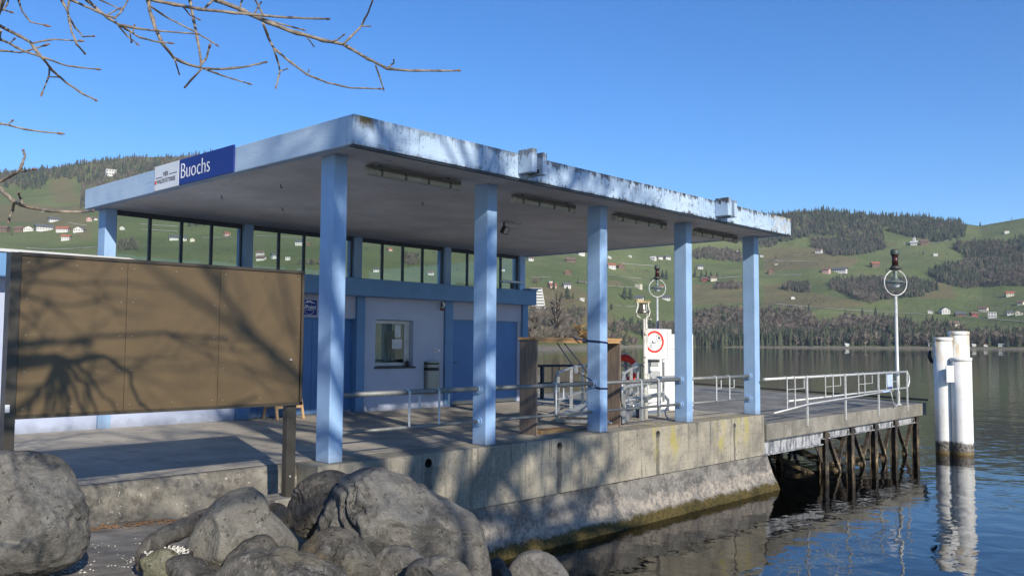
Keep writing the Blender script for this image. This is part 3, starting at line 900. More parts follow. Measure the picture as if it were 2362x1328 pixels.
# formwork hooks and blotches left in the soffit
for hx, hy in ((7.2, 13.2), (7.3, 11.6), (9.8, 11.2), (12.2, 9.9), (8.6, 13.6)):
    m = MB(); m.tube([(hx, hy, 3.895), (hx, hy, 3.845), (hx+0.02, hy, 3.835), (hx+0.03, hy, 3.85)], 0.007, 6); m.build('ceiling_hook', M['frame_dark'], pav)

# ---- tube lights under the lake edge of the roof
def tube_light(x0, x1, y, label):
    t = thing('tube_light', label, 'light', ((x0+x1)/2, y, 3.78), 'tube lights under the pavilion roof')
    m = MB(); m.box(x0+0.03, y-0.045, 3.815, x1-0.03, y+0.045, 3.868); b = m.build('housing', M['tube_body'], t, bevel=0.008)
    m = MB(); m.tube([(x0, y, 3.775), (x0+0.05, y, 3.775), (x1-0.05, y, 3.775), (x1, y, 3.775)], [0.035, 0.05, 0.05, 0.035], 12); m.build('diffuser', M['diffuser'], t)
    for e in (x0+0.05, x1-0.05):
        m = MB(); m.tube([(e-0.03, y, 3.775), (e+0.03, y, 3.775)], 0.056, 12); m.build('end_cap', M['diffuser'], t)
    for i in range(4):
        xx = x0+(x1-x0)*(0.14+0.24*i)
        m = MB(); m.box(xx-0.012, y-0.06, 3.735, xx+0.012, y+0.06, 3.82); m.build('clip', M['tube_body'], t)
    for xx in (x0+0.25, x1-0.25):
        m = MB(); m.box(xx-0.02, y-0.02, 3.866, xx+0.02, y+0.02, 3.89); m.build('bracket', M['tube_body'], t)
for (a, b, y, l) in ((7.13, 8.88, 9.30, 'dusty tube light under the roof between the two pillars nearest the notice board'),
                     (10.12, 11.72, 9.42, 'dusty tube light under the roof beside the floodlight'),
                     (12.80, 14.55, 9.42, 'dusty tube light under the roof above the sign with the red ring'),
                     (15.64, 17.42, 9.46, 'dusty tube light under the roof before the last pillar by the pier')):
    tube_light(a, b, y, l)

# ---- station sign on the shore-side fascia
sg = thing('station_sign', 'white and blue station name sign reading Buochs on the roof edge', 'sign', (6.28, 12.4, 4.06))
wp = bxo('white_panel', M['sign_white'], sg, 6.262, 12.782, 3.872, 6.286, 13.60, 4.262, bevel=0.003)
bp = bxo('blue_panel', M['sign_blue'], sg, 6.262, 11.17, 3.872, 6.286, 12.778, 4.262, bevel=0.003)
sr, su = (0, -1, 0), (0, 0, 1)
text('lettering', 'Buochs', 0.34, M['letter_white'], bp, (6.259, 12.735, 3.965), sr, su, 0.0015, width=0.92, offset=-0.004)
text('lettering', 'VIER', 0.10, M['ink'], wp, (6.259, 13.30, 4.075), sr, su, 0.001, width=0.85)
text('lettering', 'WALDSTÄTTERSEE', 0.092, M['ink'], wp, (6.259, 13.51, 3.975), sr, su, 0.001, width=0.80)
for a, b, z in ((13.55, 13.32, 4.065), (13.10, 12.84, 4.085)):
    bxo('rule', M['ink'], wp, 6.2575, b, z, 6.2605, a, z+0.008)
fl = bxo('red_square', M['red_small'], wp, 6.2575, 13.525, 3.975, 6.2605, 13.58, 4.03)
for h in ((13.575, 4.235), (13.575, 3.895)):
    m = MB(); m.tube([(6.255, h[0], h[1]), (6.262, h[0], h[1])], 0.008, 8); m.build('screw', M['screw'], wp)

# ================================================================== ticket house behind the pavilion
sh = thing('ticket_house', 'low blue and lilac ticket house with doors and a window under the pavilion', 'building', (9, 15.45, 0))
WY, WB = 15.45, 15.65
def wl(x0, z0, x1, z1, mat='wall', y0=WY, y1=WB): return bxo('wall', M[mat], sh, x0, y0, z0, x1, y1, z1)
# facade pieces from the shore end to the lake end
wl(-9, 0, 3.2, 2.6); wl(3.2, 0, 4.72, 0.68); wl(3.2, 1.16, 4.72, 2.6); wl(4.72, 0, 6.245, 2.6)
wl(6.465, 0, 8.835, 2.6)
wl(9.135, 2.02, 11.645, 2.6, 'transom')
wl(11.875, 0, 12.20, 2.6); wl(13.30, 0, 14.245, 2.6); wl(12.20, 0, 13.30, 0.965); wl(12.20, 2.01, 13.30, 2.6)
wl(14.505, 2.07, 16.985, 2.6, 'transom')
for x0, x1 in ((6.25, 6.46), (8.84, 9.13), (11.65, 11.87), (14.25, 14.50), (16.99, 17.20)):
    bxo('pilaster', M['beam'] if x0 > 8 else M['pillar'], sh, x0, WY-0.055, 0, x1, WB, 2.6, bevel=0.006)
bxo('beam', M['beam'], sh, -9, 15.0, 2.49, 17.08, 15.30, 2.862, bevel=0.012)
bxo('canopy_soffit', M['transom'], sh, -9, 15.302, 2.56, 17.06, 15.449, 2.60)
bxo('roof', M['roofing'], sh, -9, 15.302, 2.61, 17.20, 19.4, 2.86)
bxo('coping', M['white_metal'], sh, -9, 14.97, 2.866, 6.52, 15.36, 2.915, bevel=0.004)
m = MB(); m.hexa([(6.522, 14.972, 2.866), (6.86, 15.1, 2.866), (6.86, 15.36, 2.866), (6.522, 15.36, 2.866), (6.522, 14.972, 2.913), (6.80, 15.1, 2.875), (6.80, 15.36, 2.875), (6.522, 15.36, 2.913)])
m.build('coping_end', M['white_metal'], sh)
bxo('coping', M['white_metal'], sh, 6.523, 15.362, 2.862, 17.0, 15.42, 2.88)
bxo('beam_end_cap', M['beam'], sh, 16.85, 14.985, 2.865, 17.12, 15.28, 2.92, bevel=0.005)
bxo('wall', M['wall'], sh, -9, 19.2, 0, 17.2, 19.4, 2.6); bxo('wall', M['wall'], sh, 17.0, WB+0.002, 0, 17.2, 19.198, 2.6)
bxo('wall', M['wall'], sh, -9, WB+0.002, 0, -8.8, 19.198, 2.6)
bxo('interior_floor', M['deck'], sh, -8.79, WB+0.003, 0.002, 16.99, 19.19, 0.01)
# doors
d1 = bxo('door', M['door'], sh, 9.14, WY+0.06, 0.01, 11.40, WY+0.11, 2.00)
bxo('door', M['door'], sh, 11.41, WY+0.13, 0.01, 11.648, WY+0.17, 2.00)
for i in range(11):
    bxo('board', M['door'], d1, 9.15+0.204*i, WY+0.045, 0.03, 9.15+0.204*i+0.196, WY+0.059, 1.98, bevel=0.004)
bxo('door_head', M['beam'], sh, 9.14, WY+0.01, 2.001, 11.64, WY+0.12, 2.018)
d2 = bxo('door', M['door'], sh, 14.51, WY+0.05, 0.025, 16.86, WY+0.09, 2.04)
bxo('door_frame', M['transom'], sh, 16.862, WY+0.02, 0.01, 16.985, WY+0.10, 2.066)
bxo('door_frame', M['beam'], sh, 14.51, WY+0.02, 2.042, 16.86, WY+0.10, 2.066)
m = MB(); m.tube([(14.62, WY+0.045, 1.03), (14.62, WY-0.01, 1.03), (14.76, WY-0.01, 1.03)], 0.011, 8); m.build('handle', M['stainless'], d2)
for hz in (0.3, 1.0, 1.7):
    m = MB(); m.box(9.155, WY+0.03, hz-0.05, 9.30, WY+0.044, hz+0.05); m.build('hinge', M['beam'], d1)
m = MB(); m.tube([(11.28, WY+0.045, 1.02), (11.28, WY-0.01, 1.02), (11.15, WY-0.01, 1.02)], 0.011, 8); m.build('handle', M['stainless'], d1)
bxo('kick_plate', M['stainless'], d2, 14.56, WY+0.044, 0.03, 16.82, WY+0.049, 0.11)
# ticket window
wf = MB()
wf.box(12.21, WY+0.12, 1.93, 13.29, WY+0.17, 2.0); wf.box(12.21, WY+0.12, 0.98, 13.29, WY+0.17, 1.05)
wf.box(12.21, WY+0.121, 1.051, 12.26, WY+0.169, 1.929); wf.box(13.13, WY+0.121, 1.051, 13.29, WY+0.169, 1.929)
win = wf.build('window', M['white_metal'], sh, bevel=0.006)
bxo('pane', M['glass'], win, 12.261, WY+0.14, 1.052, 13.129, WY+0.146, 1.928)
m = MB(); n = 60
cv = [(12.27+0.68*i/n, WY+0.24+0.018*math.sin(i*1.25), z) for i in range(n+1) for z in (1.0, 1.98)]
m.add(cv, [(2*i, 2*i+2, 2*i+3, 2*i+1) for i in range(n)]); m.build('curtain', M['curtain'], win)
bxo('window_sill', simple('sill_stone', (0.06, 0.052, 0.05), 0.7), win, 12.18, WY-0.05, 0.925, 13.34, WY+0.118, 0.963, bevel=0.004)
bxo('paper_notice', M['paper'], win, 12.86, WY+0.132, 1.62, 13.03, WY+0.137, 1.90)
bxo('paper_notice', M['paper'], win, 12.78, WY+0.132, 1.36, 13.07, WY+0.137, 1.58)
lt = thing('lantern', 'small dark lantern on the ticket window sill', 'lantern', (13.15, WY+0.03, 0.963))
m = MB(); m.lathe((13.15, WY+0.03, 0.963), [(0.035, 0), (0.045, 0.02), (0.045, 0.10), (0.02, 0.13)], 10); m.build('body', M['black'], lt)
m = MB(); m.tube([(13.11, WY+0.03, 1.09), (13.13, WY+0.03, 1.13), (13.17, WY+0.03, 1.13), (13.19, WY+0.03, 1.09)], 0.005, 6); m.build('handle', M['black'], lt)
# shore-end serving hatch
hw = MB(); hw.box(3.21, WY+0.08, 0.69, 4.71, WY+0.12, 1.15); w2 = hw.build('window', M['frame_dark'], sh)
bxo('pane', M['dark_glass'], w2, 3.26, WY+0.06, 0.73, 4.66, WY+0.078, 1.11)

# signs and fittings on the facade
ss = thing('shop_sign', 'small dark blue SUPoint sign with a white mountain outline above the boarded blue door', 'sign', (10.2, WY, 2.2))
pn = bxo('panel', M['sign_blue'], ss, 9.74, WY-0.022, 2.065, 10.635, WY-0.002, 2.37, bevel=0.003)
text('lettering', 'SUPoint', 0.122, M['letter_white'], pn, (10.61, WY-0.0245, 2.185), (1, 0, 0), (0, 0, 1), 0.001, 'RIGHT', 0.98, 0.001)
m = MB()
mt = [(10.30, 2.30), (10.36, 2.325), (10.40, 2.355), (10.43, 2.34), (10.46, 2.36), (10.50, 2.335), (10.55, 2.325), (10.60, 2.30), (10.55, 2.308), (10.50, 2.312), (10.46, 2.33), (10.42, 2.315), (10.38, 2.32), (10.34, 2.306)]
m.prism([(x, WY-0.0225, z) for x, z in mt], (0, -0.002, 0)); m.build('mountain_outline', M['letter_white'], pn)
m = MB(); m.tube([(10.45+0.12*math.cos(a), WY-0.0235, 2.175+0.10*math.sin(a)) for a in np.linspace(math.pi*1.08, math.pi*1.92, 14)], 0.004, 5); m.build('arc', M['letter_white'], pn)
bxo('underline', M['letter_white'], pn, 10.36, WY-0.0245, 2.158, 10.56, WY-0.0225, 2.166)

cm = thing('security_camera', 'small camera on a white wall bracket under the blue beam', 'camera', (14.12, WY, 2.4))
bxo('bracket', M['cabinet'], cm, 14.15, WY-0.05, 2.36, 14.24, WY-0.002, 2.46, bevel=0.006)
m = MB(); m.tube([(14.15, WY-0.03, 2.44), (14.10, WY-0.08, 2.46), (14.07, WY-0.11, 2.43)], 0.012, 7); m.build('arm', M['frame_dark'], cm)
m = MB(); m.tube([(14.07, WY-0.11, 2.43), (14.05, WY-0.14, 2.37), (14.03, WY-0.17, 2.29)], [0.022, 0.04, 0.055], 12); m.build('body', M['stainless'], cm)
m = MB(); m.tube([(14.03, WY-0.17, 2.292), (14.027, WY-0.174, 2.282)], [0.05, 0.045], 12); m.build('lens_ring', simple('dull_red', (0.20, 0.035, 0.02)), cm)
sk = thing('light_switch', 'square and round light switches side by side on the lilac wall', 'switch', (14.03, WY, 1.33), None)
bxo('square_plate', M['cabinet'], sk, 13.93, WY-0.02, 1.29, 14.0, WY-0.002, 1.37, bevel=0.005)
m = MB(); m.tube([(13.965, WY-0.032, 1.33), (13.965, WY-0.02, 1.33)], 0.018, 10); m.build('button', M['stainless'], sk)
m = MB(); m.tube([(14.075, WY-0.03, 1.33), (14.075, WY-0.002, 1.33)], 0.033, 14); m.build('round_plate', M['cabinet'], sk)

bn = thing('litter_bin', 'slim stainless steel litter bin on the lilac wall', 'bin', (13.85, WY, 0.3))
def half_round(m, cx, z0, z1, r, yb, dep, n=20):
    pts = [(cx+r*math.cos(a), yb-dep*math.sin(a)) for a in np.linspace(0, math.pi, n)]
    m.prism([(x, y, z0) for x, y in pts][::-1], (0, 0, z1-z0))
m = MB(); half_round(m, 13.83, 0.33, 0.86, 0.20, WY-0.003, 0.24); m.build('body', M['stainless'], bn, bevel=0.004)
m = MB(); half_round(m, 13.83, 0.862, 0.935, 0.195, WY-0.003, 0.23); m.build('lower_band', M['black'], bn)
m = MB(); half_round(m, 13.83, 0.937, 1.0, 0.20, WY-0.003, 0.24); m.build('label_band', M['stainless'], bn)
m = MB(); half_round(m, 13.83, 1.002, 1.04, 0.195, WY-0.003, 0.23); m.build('slot', M['black'], bn)
m = MB(); half_round(m, 13.83, 1.042, 1.075, 0.20, WY-0.003, 0.24); m.build('lid', M['stainless'], bn)

# flood light under the soffit
fd = thing('floodlight', 'small dark floodlight hanging from the pavilion ceiling by a bracket', 'light', (12.4, 11.8, 3.88))
m = MB(); m.box(12.36, 11.72, 3.86, 12.70, 11.78, 3.888); m.build('bracket', M['galv'], fd)
m = MB(); m.tube([(12.40, 11.75, 3.862), (12.40, 11.75, 3.77)], 0.018, 8); m.build('arm', M['black'], fd)
m = MB(); m.obox((12.38, 11.70, 3.70), (0.10, 0.05, 0.075), (1, 0.4, 0), (0.1, -0.5, 1)); m.build('lamp_body', M['black'], fd, bevel=0.012)
m = MB(); m.obox((12.36, 11.645, 3.685), (0.085, 0.006, 0.06), (1, 0.4, 0), (0.1, -0.5, 1)); m.build('lamp_glass', M['diffuser'], fd)
m = MB(); m.tube([(12.70, 11.75, 3.872), (12.78, 11.77, 3.85), (12.86, 11.74, 3.874), (12.95, 11.77, 3.874)], 0.008, 6); m.build('cable', M['white_metal'], fd)
# satellite dish seen edge-on at the rear corner
ds = thing('satellite_dish', 'dark round satellite dish at the rear corner of the ticket house', 'dish', (17.62, 17.0, 2.2))
m = MB()
c = Vector((18.35, 16.75, 2.22)); ax = Vector((0.85, -0.45, 0.1)).normalized(); u = ax.orthogonal().normalized(); w = ax.cross(u)
prof = [(0.0, 0.0), (0.12, 0.008), (0.24, 0.035), (0.30, 0.06), (0.302, 0.075), (0.24, 0.05), (0.0, 0.014)]
n = 24; vs = []
for r_, h_ in prof:
    for j in range(n):
        a = 2*math.pi*j/n; vs.append(c+ax*h_+(u*math.cos(a)+w*math.sin(a))*r_)
m.add(vs, [(i*n+j, i*n+(j+1) % n, (i+1)*n+(j+1) % n, (i+1)*n+j) for i in range(len(prof)-1) for j in range(n)])
m.build('reflector', M['black'], ds)
m = MB(); m.tube([c, (17.9, 16.7, 2.22), (17.6, 16.7, 2.22), (17.21, 16.7, 2.22)], 0.025, 8); m.build('mount', M['galv'], ds)
# outlet box on the beam end seen in front of the last clerestory pane
ub = thing('roof_lamp', 'flat grey lamp arm lying along the blue beam by the last clerestory pane', 'lamp', (16.6, 15.3, 2.9))
m = MB(); m.box(16.15, 15.32, 3.05, 16.95, 15.42, 3.11); m.build('lamp_head', M['galv'], ub, bevel=0.01)
m = MB(); m.box(16.5, 15.34, 2.905, 16.6, 15.40, 3.048); m.build('stand', M['black'], ub)

# easel blackboard by the shop door
eb = thing('easel_board', 'folding pavement blackboard with pale wooden frame before the blue door', 'sandwich board', (9.7, 15.0, 0))
def easel_face(y0, y1, ztop, parent):
    for x in (9.40, 9.985):
        m = MB(); m.bar((x, y0, 0.0), (x+(0.02 if x < 9.7 else -0.02), y1, ztop), 0.045, 0.03, (0, 1, 0)); m.build('leg', M['wood_easel'], parent)
    f = lambda z: y0+(y1-y0)*z/ztop
    m = MB(); m.bar((9.42, f(0.24), 0.24), (9.965, f(0.24), 0.24), 0.03, 0.05); m.build('crossbar', M['wood_easel'], parent)
    m = MB(); m.bar((9.42, f(ztop-0.03), ztop-0.03), (9.965, f(ztop-0.03), ztop-0.03), 0.03, 0.05); m.build('crossbar', M['wood_easel'], parent)
    m = MB(); m.hexa([(9.43, f(0.27)-0.004, 0.27), (9.955, f(0.27)-0.004, 0.27), (9.955, f(0.27)+0.01, 0.27), (9.43, f(0.27)+0.01, 0.27),
                      (9.44, f(ztop-.06)-0.004, ztop-.06), (9.945, f(ztop-.06)-0.004, ztop-.06), (9.945, f(ztop-.06)+0.01, ztop-.06), (9.44, f(ztop-.06)+0.01, ztop-.06)])
    m.build('blackboard', M['blackboard'], parent)
easel_face(14.86, 15.10, 1.0, eb); easel_face(15.36, 15.13, 1.0, eb)

# ================================================================== notice board
nb = thing('notice_board', 'large blank bronze notice board in three panels on two dark posts', 'notice board', (4.2, 8.6, 0.43))
BX = [2.761, 3.717, 4.699, 5.698]
BZ0 = [0.833, 0.83, 0.827, 0.825]; BT = [2.26, 2.265, 2.271, 2.278]
for i in range(3):
    m = MB(); m.hexa([(BX[i]+0.003, 8.58, BZ0[i]), (BX[i+1]-0.003, 8.58, BZ0[i+1]), (BX[i+1]-0.003, 8.605, BZ0[i+1]), (BX[i]+0.003, 8.605, BZ0[i]),
                      (BX[i]+0.003, 8.58, BT[i]), (BX[i+1]-0.003, 8.58, BT[i+1]), (BX[i+1]-0.003, 8.605, BT[i+1]), (BX[i]+0.003, 8.605, BT[i])])
    p = m.build('panel', M['board'], nb, bevel=0.002)
    m = MB()
    for fx in (0.06, 0.5, 0.94) if i != 2 else (0.06, 0.5, 0.96):
        for fz in (0.04, 0.27, 0.5, 0.73, 0.96):
            if fx == 0.5 and fz in (0.27, 0.5, 0.73): continue
            x = BX[i]+(BX[i+1]-BX[i])*fx; z = BZ0[i]+(BT[i]-BZ0[i])*fz
            m.tube([(x, 8.576, z), (x, 8.582, z)], 0.0045, 6)
    m.build('screw_heads', M['screw'], p)
def fbar(x0, z0, x1, z1, w):
    m = MB(); m.bar((x0, 8.595, z0), (x1, 8.595, z1), 0.06, w); m.build('frame_rail', M['board_frame'], nb)
fbar(2.734, 2.275, 5.737, 2.295, 0.03); fbar(2.734, 0.816, 5.737, 0.809, 0.032)
m = MB(); m.bar((5.716, 8.595, 0.795), (5.716, 8.595, 2.29), 0.03, 0.06, (0, 1, 0)); m.build('frame_rail', M['board_frame'], nb)
m = MB(); m.box(2.665, 8.55, -0.55, 2.753, 8.68, 2.285); m.build('post', M['board_post'], nb, bevel=0.004)
m = MB(); m.box(5.57, 8.607, -0.225, 5.687, 8.70, 2.2); m.build('post', M['board_post'], nb, bevel=0.004)
m = MB(); m.box(2.665, 8.544, 0.865, 2.702, 8.549, 0.934); m.build('sticker', M['paper'], nb)
m = MB(); m.tube([(5.618, 8.598, 0.0), (5.618, 8.606, 0.0)], 0.012, 8); m.build('bolt', M['screw'], nb)
m = MB(); m.lathe((5.575, 8.57, 1.286), [(0.016, 0), (0.02, 0.012), (0.012, 0.03)], 10); m.build('lock', M['screw'], nb)
m = MB(); m.box(5.38, 8.50, -0.95, 5.80, 8.90, -0.225)
fo = m.build('footing_block', simple('block_concrete', (0.19, 0.175, 0.14), 0.9, 0, 0.35, 9, 0.4), base=(5.6, 8.7, -0.95), bevel=0.02)
tag(fo, 'mossy concrete block under the right post of the notice board', 'footing')

# ================================================================== rails between the pillars
def flat_u(m, x, y, ztop, zbot, w=0.035):
    """flat bar hooked over the top rail and reaching down to the lower one"""
    m.box(x-w/2, y-0.052, zbot, x+w/2, y-0.044, ztop+0.01)
    m.hexa([(x-w/2, y-0.052, ztop+0.01), (x+w/2, y-0.052, ztop+0.01), (x+w/2, y-0.044, ztop+0.01), (x-w/2, y-0.044, ztop+0.01),
            (x-w/2, y-0.01, ztop+0.045), (x+w/2, y-0.01, ztop+0.045), (x+w/2, y-0.008, ztop+0.038), (x-w/2, y-0.008, ztop+0.038)])
    m.box(x-w/2, y-0.012, ztop+0.037, x+w/2, y+0.03, ztop+0.045)
def bay(k, hangers, label):
    x0 = PX0+PITCH*k+PW; x1 = PX0+PITCH*(k+1); y = 9.30
    t = thing('railing', label, 'railing', (x0, y, 0.3), 'pipe rails between the pavilion pillars')
    for z, r in ((0.825, 0.036), (0.345, 0.024)):
        m = MB(); m.tube([(x0, y, z), (x1, y, z)], r, 12); m.build('rail', M['rail'], t)
        m = MB(); m.tube([(x1-0.02, y, z), (x1-0.001, y, z)], 0.075 if r > 0.03 else 0.07, 16); m.tube([(x1-0.05, y, z), (x1-0.02, y, z)], r+0.016, 12)
        m.build('flange', M['pillar'], t)
        m = MB(); m.tube([(x0+0.001, y, z), (x0+0.015, y, z)], 0.07, 16); m.build('flange', M['pillar'], t)
    for (a, b) in hangers:
        for x in sorted({a, b}):
            m = MB(); flat_u(m, x, y, 0.825, 0.36); m.build('hanger_bar', M['flat_bar'], t)
            m = MB(); m.box(x+0.018, y-0.05, 0.60, x+0.20, y-0.046, 0.612); m.box(x+0.17, y-0.052, 0.60, x+0.20, y-0.045, 0.775); m.build('hook', M['flat_bar'], t)
bay(0, [(7.91, 8.46)], 'pipe rail from the pillar beside the notice board to the next pillar')
bay(1, [(11.03, 11.03)], 'pipe rail ending at the strapped pillar, crossing the near side of the timber frame')
bay(2, [(13.46, 14.02)], 'pipe rail in front of the sign with the red ring')
bay(3, [(16.14, 16.68)], 'pipe rail between the last two pillars before the pier')

# rail along the pier edge
pr = thing('railing', 'pale pipe rail with bolted flat posts along the pier edge', 'railing', (19.8, 9.0, -0.3))
for x in (19.78, 22.0, 24.22, 26.42):
    m = MB(); m.box(x-0.02, 8.975, -0.36, x+0.075, 8.995, 0.80); m.box(x-0.02, 8.955, -0.36, x-0.005, 8.975, 0.80); m.build('post', M['pier_rail'], pr, bevel=0.003)
    for bz in (-0.26, -0.32):
        m = MB(); m.tube([(x+0.05, 8.96, bz), (x+0.05, 8.975, bz)], 0.014, 6); m.build('bolt', M['screw'], pr)
m = MB(); m.tube([(17.75, 9.02, 0.76), (26.45, 9.02, 0.76)], 0.03, 10); m.build('rail', M['pier_rail'], pr)
m = MB(); m.tube([(18.9, 9.02, 0.24), (26.45, 9.02, 0.30)], 0.024, 10); m.build('rail', M['pier_rail'], pr)
m = MB(); m.tube([(26.45, 9.02, 0.76)]+[(26.48+0.24*math.sin(a), 9.02, 0.53+0.23*math.cos(a)) for a in np.linspace(0.2, math.pi-0.2, 10)]+[(26.45, 9.02, 0.30)], 0.026, 8); m.build('end_loop', M['pier_rail'], pr)
for a, b, c in ((18.76, 19.16, 19.65), (20.81, 21.26, 21.73), (22.86, 23.27, 23.8), (24.80, 25.26, 25.8)):
    for x in (a, b):
        m = MB(); flat_u(m, x, 9.02, 0.76, 0.24 if x > 19.5 else 0.05, 0.035); m.build('hanger_bar', M['pier_rail'], pr)
    m = MB(); m.box(a+0.018, 8.972, 0.50, b-0.018, 8.976, 0.512); m.box(b+0.018, 8.972, 0.505, c, 8.976, 0.517); m.box(c-0.03, 8.970, 0.505, c, 8.977, 0.72); m.build('hook', M['pier_rail'], pr)
bl = thing('notice_plate', 'small pale blue plate hung on the pier rail', 'plate', (25.0, 8.97, 0.5))
m = MB(); m.box(24.83, 8.955, 0.36, 25.22, 8.962, 0.72); m.build('plate', simple('plate_blue', (0.42, 0.50, 0.68), 0.4), bl)
m = MB(); m.box(24.83, 8.953, 0.345, 25.22, 8.963, 0.375); m.build('plate_edge', M['sign_blue'], bl)
bh = thing('boat_hook', 'long pale pole with a hooked end hung along the pier rail', 'boat hook', (19, 8.9, 0.1))
m = MB(); m.tube([(17.95, 8.90, 0.03), (19.8, 8.90, 0.15), (22.0, 8.90, 0.20), (24.3, 8.90, 0.26)], 0.020, 8); m.build('shaft', M['pier_rail'], bh)
m = MB(); m.tube([(24.3, 8.90, 0.26), (24.9, 8.90, 0.27)], 0.022, 8); m.build('sleeve', simple('sleeve_blue', (0.35, 0.5, 0.75)), bh)
m = MB(); m.tube([(24.9, 8.90, 0.27), (25.0, 8.90, 0.10), (25.1, 8.90, -0.08), (25.3, 8.90, -0.17), (25.5, 8.90, -0.10), (25.55, 8.90, 0.12), (25.45, 8.90, 0.36)], 0.014, 8); m.build('hook', M['pier_rail'], bh)

# rear rail of the landing, its shade put into a near-black colour
rr_ = thing('railing', 'dark shaded rail along the rear edge of the landing behind the timber frame', 'railing', (18.9, 15.6, 0))
rA, rB = Vector((17.9, 15.9, 0)), Vector((20.6, 15.0, 0))
def rl(t): return rA.lerp(rB, t)
for t in (0.12, 0.45, 0.80):
    m = MB(); p = rl(t); m.box(p.x-0.04, p.y-0.04, 0, p.x+0.04, p.y+0.04, 0.92); m.build('post', M['dark_rail'], rr_)
for z in (0.90, 0.42):
    m = MB(); m.tube([rl(-0.3)+Vector((0, 0, z)), rl(1.6)+Vector((0, 0, z))], 0.032, 8); m.build('rail', M['dark_rail'], rr_)
for t in (0.22, 0.30, 0.56, 0.64):
    m = MB(); p = rl(t); m.box(p.x-0.018, p.y-0.04, 0.42, p.x+0.018, p.y-0.033, 0.94); m.build('hanger_bar', M['dark_rail'], rr_)

# ================================================================== timber frame strapped to the third pillar
tf = thing('timber_frame', 'open rectangular timber frame of wide planks with plywood corners, strapped to a pillar', 'frame', (12.1, 9.8, 0))
FY0, FY1 = 9.60, 9.97
bxo('side_plank', M['wood_grey'], tf, 10.93, FY0, 0.0, 10.965, FY1, 1.565, bevel=0.002)
bxo('side_plank', M['wood_grey'], tf, 13.26, FY0, 0.0, 13.295, FY1, 1.565, bevel=0.002)
bxo('top_plank', M['wood_new'], tf, 10.90, FY0-0.01, 1.567, 13.32, FY1+0.01, 1.605, bevel=0.002)
bxo('top_batten', M['wood_new'], tf, 10.967, FY0+0.0, 1.515, 13.258, FY0+0.03, 1.565)
bxo('bottom_plank', M['wood_new'], tf, 11.10, FY0+0.03, 0.0, 11.95, FY1, 0.05, bevel=0.002)
bxo('bottom_plank', M['wood_grey'], tf, 11.96, FY0+0.03, 0.0, 13.25, FY1, 0.035, bevel=0.002)
for (x, z, sx, sz) in ((10.968, 1.513, 1, -1), (13.257, 1.513, -1, -1), (10.968, 0.003, 1, 1), (13.257, 0.037, -1, 1)):
    m = MB(); L = 0.36
    m.prism([(x, FY1-0.03, z), (x+sx*L, FY1-0.03, z), (x+sx*L, FY1-0.03, z+sz*0.06), (x+sx*0.05, FY1-0.03, z+sz*L), (x, FY1-0.03, z+sz*L)], (0, 0.02, 0)); m.build('corner_gusset', M['plywood'], tf)
st = thing('tie_down_strap', 'navy ratchet strap lashing the timber frame to the pillar', 'strap', (12.1, 9.3, 1.0))
def strap(pts, w, parent, name):
    m = MB()
    for a, b in zip(pts, pts[1:]): m.bar(a, b, 0.006, w)
    return m.build(name, M['navy'], parent)
e = 0.006
xa, xb, ya, yb = 12.081-e, 12.291+e, 9.156-e, 9.444+e
strap([(11.85, 9.62, 1.612), (xa, 9.46, 1.56), (xa, ya, 1.54), (xb, ya, 1.52), (xb, yb, 1.53), (12.5, 9.62, 1.56)], 0.03, st, 'upper_strap')
strap([(xa, yb, 0.80), (xa, ya, 0.745), (xb, ya, 0.735), (xb, yb, 0.77)], 0.03, st, 'lower_strap')
m = MB(); m.tube([(11.55, 9.75, 1.60), (11.88, 9.50, 1.02), (xa, 9.30, 0.86), (xa-0.02, 9.24, 0.80)], 0.011, 6); m.build('strap_tail', M['navy'], st)
m = MB(); m.tube([(11.72, 9.75, 1.60), (12.05, 9.52, 1.12), (12.1, 9.46, 1.0)], 0.011, 6); m.build('strap_tail', M['navy'], st)
m = MB(); m.obox((11.86, 9.51, 1.07), (0.03, 0.025, 0.07), (1, 0.3, 0), (0.35, 0, -1)); m.build('ratchet', M['galv'], st)

